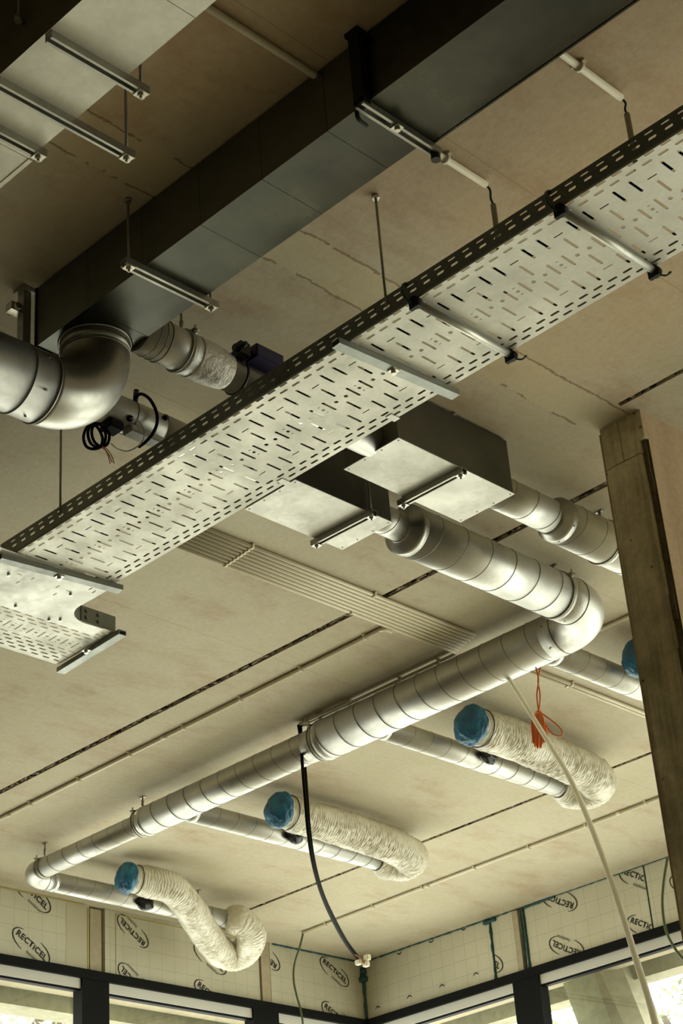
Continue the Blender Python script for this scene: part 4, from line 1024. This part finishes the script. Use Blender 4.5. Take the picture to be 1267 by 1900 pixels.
flex([(-6.32, 6.18, ZFx), (-6.32, 6.30, ZFx), (-6.325, 6.62, ZFx), (-6.34, 6.95, ZFx-.01), (-6.36, 7.13, ZFx-.02), (-6.42, 7.26, ZFx-.02), (-6.52, 7.28, ZFx-.015), (-6.567, 7.22, ZD), (-6.57, 7.14, ZD)], .096, 'middle crinkled white flexible duct with blue cap, crossed by black cables', 5, 0, .062)
P1 = [PZ(240, 1630, 3.272), PZ(272, 1636, 3.270), PZ(318, 1649, 3.25), PZ(350, 1683, 3.20), PZ(378, 1728, 3.15), PZ(404, 1762, 3.125), PZ(432, 1775, 3.125), PZ(457, 1762, 3.145), PZ(466, 1738, 3.18), PZ(457, 1717, 3.225), PZ(443, 1707, 3.25), Vector((-7.83, PX(431, 1702, -7.83).y, ZD)), Vector((-7.83, PX(431, 1702, -7.83).y-.05, ZD))]
flex(P1, .088, 'sagging S-shaped white flexible duct with blue cap at lower left', 9, 0, .062)
# right-most one, mostly behind the column
flex([(-4.02, 6.20, ZFx), (-4.02, 6.35, ZFx), (-4.02, 6.65, ZFx), (-4.03, 6.95, ZFx), (-4.07, 7.14, ZFx-.01), (-4.16, 7.18, ZFx-.01), (-4.215, 7.13, ZD), (-4.22, 7.05, ZD)], .098, 'flexible duct behind the concrete column, only its blue cap showing', 13, 0, .064)
# glossy black damper knobs
for k, (px, py, x, lab) in enumerate(((271, 1672, XB[3], 'glossy black fitting on the farthest branch beside its white sleeve'), (548, 1548, XB[2], 'glossy black fitting between middle white sleeve and its branch duct'), (908, 1398, XB[1], 'glossy black fitting between rightmost white sleeve and its branch duct'))):
    c0 = on_duct(px, py+4, x, ZD, RD1+.022); bm = B(); bmesh.ops.create_icosphere(bm, subdivisions=4, radius=1)
    for v in bm.verts:
        q = v.co.copy(); nn = 1 + .16*noise.noise(q*1.8+Vector((k*4, 0, 0))) + .04*noise.noise(q*7)
        v.co = c0 + Vector((q.x*.036, q.y*(.070 if q.y < 0 else .048), q.z*.043))*nn
    for f in bm.faces: f.smooth = True
    tag(obj('black_fitting', bm, M_GLOSS), lab, 'duct fitting')

# ================================================================ CONDUITS ON THE SOFFIT
def conduit(a, b_, r, lab, clips=(), group=None, z=None, couplers=(), mt=None):
    z = CEIL-r-.001 if z is None else z
    a = Vector((a[0], a[1], z)); b_ = Vector((b_[0], b_[1], z)); t = thing('electrical_conduit', lab, 'conduit', a, group)
    bm = B(); cyl(bm, a, b_, r, 14); obj('tube', bm, mt or M_PVC, t); d = (b_-a).normalized()
    for k in clips:
        p = a.lerp(b_, k); bm = B(); s = Vector((-d.y, d.x, 0)); tube(bm, [p + d*(-.006), p + d*.006], r*1.5, 12)
        cc = p + Vector((0, 0, r*.5)); m_ = Matrix.Translation(cc); q1 = Vector((abs(d.x)*.006+abs(s.x)*r*2.2, abs(d.y)*.006+abs(s.y)*r*2.2, 0)); box(bm, (cc.x-q1.x, cc.y-q1.y, CEIL-.006), (cc.x+q1.x, cc.y+q1.y, CEIL))
        obj('clip', bm, mt or M_PVC, t)
    for k in couplers:
        p = a.lerp(b_, k); bm = B(); tube(bm, [p-d*.02, p+d*.02], r*1.25, 12); obj('coupler', bm, mt or M_PVC, t)
    return t
conduit((-8.3, 5.262), (-4.70, 5.250), .0095, 'long white conduit parallel to the dark joint, ending in an elbow', [.08+.112*k for k in range(9)], couplers=(.25, .6))
bm = B(); tube(bm, bez([(-4.70, 5.25, 3.389), (-4.68, 5.25, 3.386), (-4.67, 5.262, 3.384), (-4.67, 5.29, 3.382)], 5), .0095, 12); tag(obj('conduit_elbow', bm, M_PVC), 'small elbow ending the long white conduit under the tube bundle', 'conduit')
conduit((-8.10, 8.046), (-4.4, 7.985), .0095, 'white conduit nearest the right wall with a green cable dropping from it', [.06+.115*k for k in range(9)], couplers=(.3, .7))
conduit((-5.655, 5.694), (-4.66, 5.694), .0085, 'conduit tight above the main duct run with two upright clips', [.03, .33, .66, .9], z=3.385)
conduit((-5.645, 5.672), (-5.30, 5.672), .007, 'short conduit stub feeding two black cables beside the main run', [.15], z=3.385)
conduit((-4.56, 5.85), (-4.567, 7.4), .009, 'conduit running to the right past the white sleeve behind the column', [.35, .8])
conduit((-4.588, 5.85), (-4.595, 7.4), .007, 'thinner conduit beside the one passing behind the column', [.35, .8])
conduit((-4.2, 6.036), (-3.5, 6.034), .009, 'short visible conduit between large elbow and concrete column', [.5])
conduit((-2.45, 1.9), (-2.447, 3.365), .0105, 'upper left conduit passing above the flat duct with an earth wire end', [.88])
conduit((-1.961, 2.6), (-1.96, 3.375), .0105, 'top right conduit stub with an earth wire end', [.76])
for k in range(8):
    x = -4.486 - k*.0245
    y1 = 5.63 + k*.008
    conduit((x, 3.75), (x, y1), .0080, ['outermost tube on the right of the parallel white bundle', 'second white tube from the right in the bundle', 'third white tube from the right in the bundle', 'fourth white tube from the right in the bundle', 'fourth white tube from the left in the bundle', 'third white tube from the left in the bundle', 'second white tube from the left in the bundle', 'outermost tube on the left of the parallel white bundle'][k],
            [.295, .66] if k in (0, 7) else [.295], 'parallel white tubes on the soffit')
# conduit end wires and sleeves dropping to the tray
for (x, y, px, py, lab, lab2) in ((-2.447, 3.365, 915, 380, 'green earth wire leaving the upper left conduit end', 'grey sleeve dropping behind the tray, left of the two'), (-1.96, 3.375, 1163, 212, 'green earth wire leaving the top right conduit end', 'grey sleeve dropping behind the tray, right of the two')):
    p1 = PX(px, py, x+.01); p1 = PY(px, py, y+.03)
    bm = B(); tube(bm, bez([(x, y-.01, 3.388), (x+.003, y+.012, 3.375), p1.lerp(Vector((x, y, 3.38)), .35), p1, p1-Vector((0, 0, .03))], 6), .0035, 8); tag(obj('earth_wire', bm, M_EARTH), lab, 'wire')
    bm = B(); cyl(bm, p1, (p1.x-.002, p1.y, 3.02), .0085, 12); tag(obj('cable_sleeve', bm, M_SLEEVE), lab2, 'cable sleeve')

# ================================================================ HANGING CABLES
def vplane(L, A_, C_):
    "points where the view rays meet the vertical plane through A and C"
    A_ = Vector((A_[0], A_[1])); C_ = Vector((C_[0], C_[1])); n_ = Vector((-(C_-A_).y, (C_-A_).x)); out = []
    for (px, py) in L:
        d = RAY(px, py); t = n_.dot(A_)/(n_.x*d.x+n_.y*d.y); out.append(d*t)
    return out
st, en = (-5.65, 5.69), (XL+.04, YR-.04)
pts = [(558, 1352), (561, 1420), (566, 1480), (571, 1540), (580, 1600), (595, 1655), (615, 1705), (640, 1750), (662, 1779)]
for k, off in enumerate((0, 4.5)):
    L = [(a+off*(1-.6*i/8)+ (0 if i < 6 else 1), c_ - (off*.8 if i > 5 else 0)) for i, (a, c_) in enumerate(pts)]
    V = vplane(L, st, en); V = [Vector((-5.655+.006*k, 5.690-.02*k, 3.385))] + V[1:]
    bm = B(); tube(bm, bez(V, 8), .0075, 10); tag(obj('hanging_cable', bm, M_CABLE), ['left strand of the twin black cable hanging to the room corner', 'right strand of the twin black cable hanging to the room corner'][k], 'cable', None)
cb = thing('connector_block', 'white terminal connectors in teal foam at the room corner top', 'connector', (XL+.06, YR-.06, 3.36))
for (a, c2) in (((666, 1786), .020), ((680, 1789), .022), ((682, 1777), .024)):
    p = PD(*a, 10.86); bm = B(); box(bm, (p.x-.02, p.y-.02, p.z-c2*.7), (p.x+.02, p.y+.012, p.z+c2*.7)); bmesh.ops.bevel(bm, geom=bm.edges[:], offset=.004, segments=2, affect='EDGES'); obj('terminal', bm, M_WHITEBLOCK, cb)
# copper cores reaching the connectors
bm = B(); A_ = vplane([(656, 1770)], st, en)[0]; q = PD(676, 1787, 10.8)
tube(bm, bez([A_, A_.lerp(q, .5)+Vector((0, 0, .01)), q], 5), .004, 7); tag(obj('core_wire', bm, M_COPPER), 'orange brown wire cores entering the corner connectors', 'wire')
# olive cable from conduit 2
V = [PD(575, 1735, 10.2)] + [PY(a, c_, 8.03) for a, c_ in ((556, 1757), (546, 1790), (545, 1820), (551, 1850), (558, 1875), (562, 1905), (562, 1960))]
V[0] = Vector((-8.09, 8.045, 3.389))
bm = B(); tube(bm, bez(V, 8), .0065, 9); tag(obj('hanging_cable', bm, M_GREENCABLE), 'olive green cable hanging from the conduit end left of the corner', 'cable')
V = [PY(a, c_, 8.3) for a, c_ in ((1238, 1592), (1231, 1640), (1229, 1680), (1234, 1720), (1246, 1750), (1268, 1780), (1300, 1800))]
bm = B(); tube(bm, bez(V, 8), .008, 9); tag(obj('hanging_cable', bm, M_GREENCABLE), 'olive green cable hanging beside the concrete column at lower right', 'cable')
# thick white hose: hangs from the soffit behind the main run towards the camera side
pts = [(930, 1240, 7.9), (950, 1268, 7.75), (985, 1325, 7.4), (1022, 1385, 7.0), (1060, 1450, 6.6), (1095, 1530, 6.2), (1125, 1610, 5.85), (1152, 1690, 5.5), (1180, 1780, 5.15), (1205, 1860, 4.85), (1222, 1925, 4.6), (1245, 2020, 4.3)]
bm = B(); tube(bm, bez([PD(*p) for p in pts], 6), .0098, 14); tag(obj('hanging_hose', bm, M_HOSE), 'thick off-white plastic hose slanting down to the lower right', 'hose')
# orange cord bundle tied up, hanging from the main run
oc = thing('cord_bundle', 'tied bundle of orange cord hanging under the main duct', 'cord', PY(1000, 1245, 5.62))
bm = B()
def oy(L, y=5.60): return [PY(a, c_, y) for a, c_ in L]
tube(bm, bez(oy([(994, 1238), (999, 1262), (996, 1290), (999, 1320)]), 6), .0032, 8); tube(bm, bez(oy([(1003, 1238), (998, 1262), (1002, 1290), (1000, 1320)], 5.605), 6), .0032, 8)
obj('hanging_strands', bm, M_ORANGE, oc)
bm = B(); rn = random.Random(5)
for k in range(11):
    x0 = 987.5 + k*2.1; yb_ = 1392 - abs(k-5)*1.8 - rn.uniform(0, 6); dx = rn.uniform(-1, 1)
    tube(bm, bez(oy([(998+dx, 1320), (x0-.5, 1335), (x0, 1362), (x0+1+dx, yb_), (x0+2, 1360), (999, 1322)], 5.59+rn.uniform(-.012, .012)), 6), .0030, 7)
obj('folded_loops', bm, M_ORANGE, oc)
bm = B(); tube(bm, bez(oy([(1002, 1322), (1015, 1331), (1034, 1346), (1043, 1358), (1040, 1366), (1026, 1362), (1014, 1348), (1004, 1330)]), 6), .0034, 8)
tube(bm, bez(oy([(1003, 1324), (1010, 1345), (1016, 1372), (1019, 1378), (1014, 1362), (1006, 1335)]), 6), .0032, 8); obj('side_loop', bm, M_ORANGE, oc)
bm = B(); P_ = oy([(999, 1322)])[0]; ring(bm, P_, (0, 0, 1), .011, .004, 20, 6); obj('knot', bm, M_ORANGE, oc)
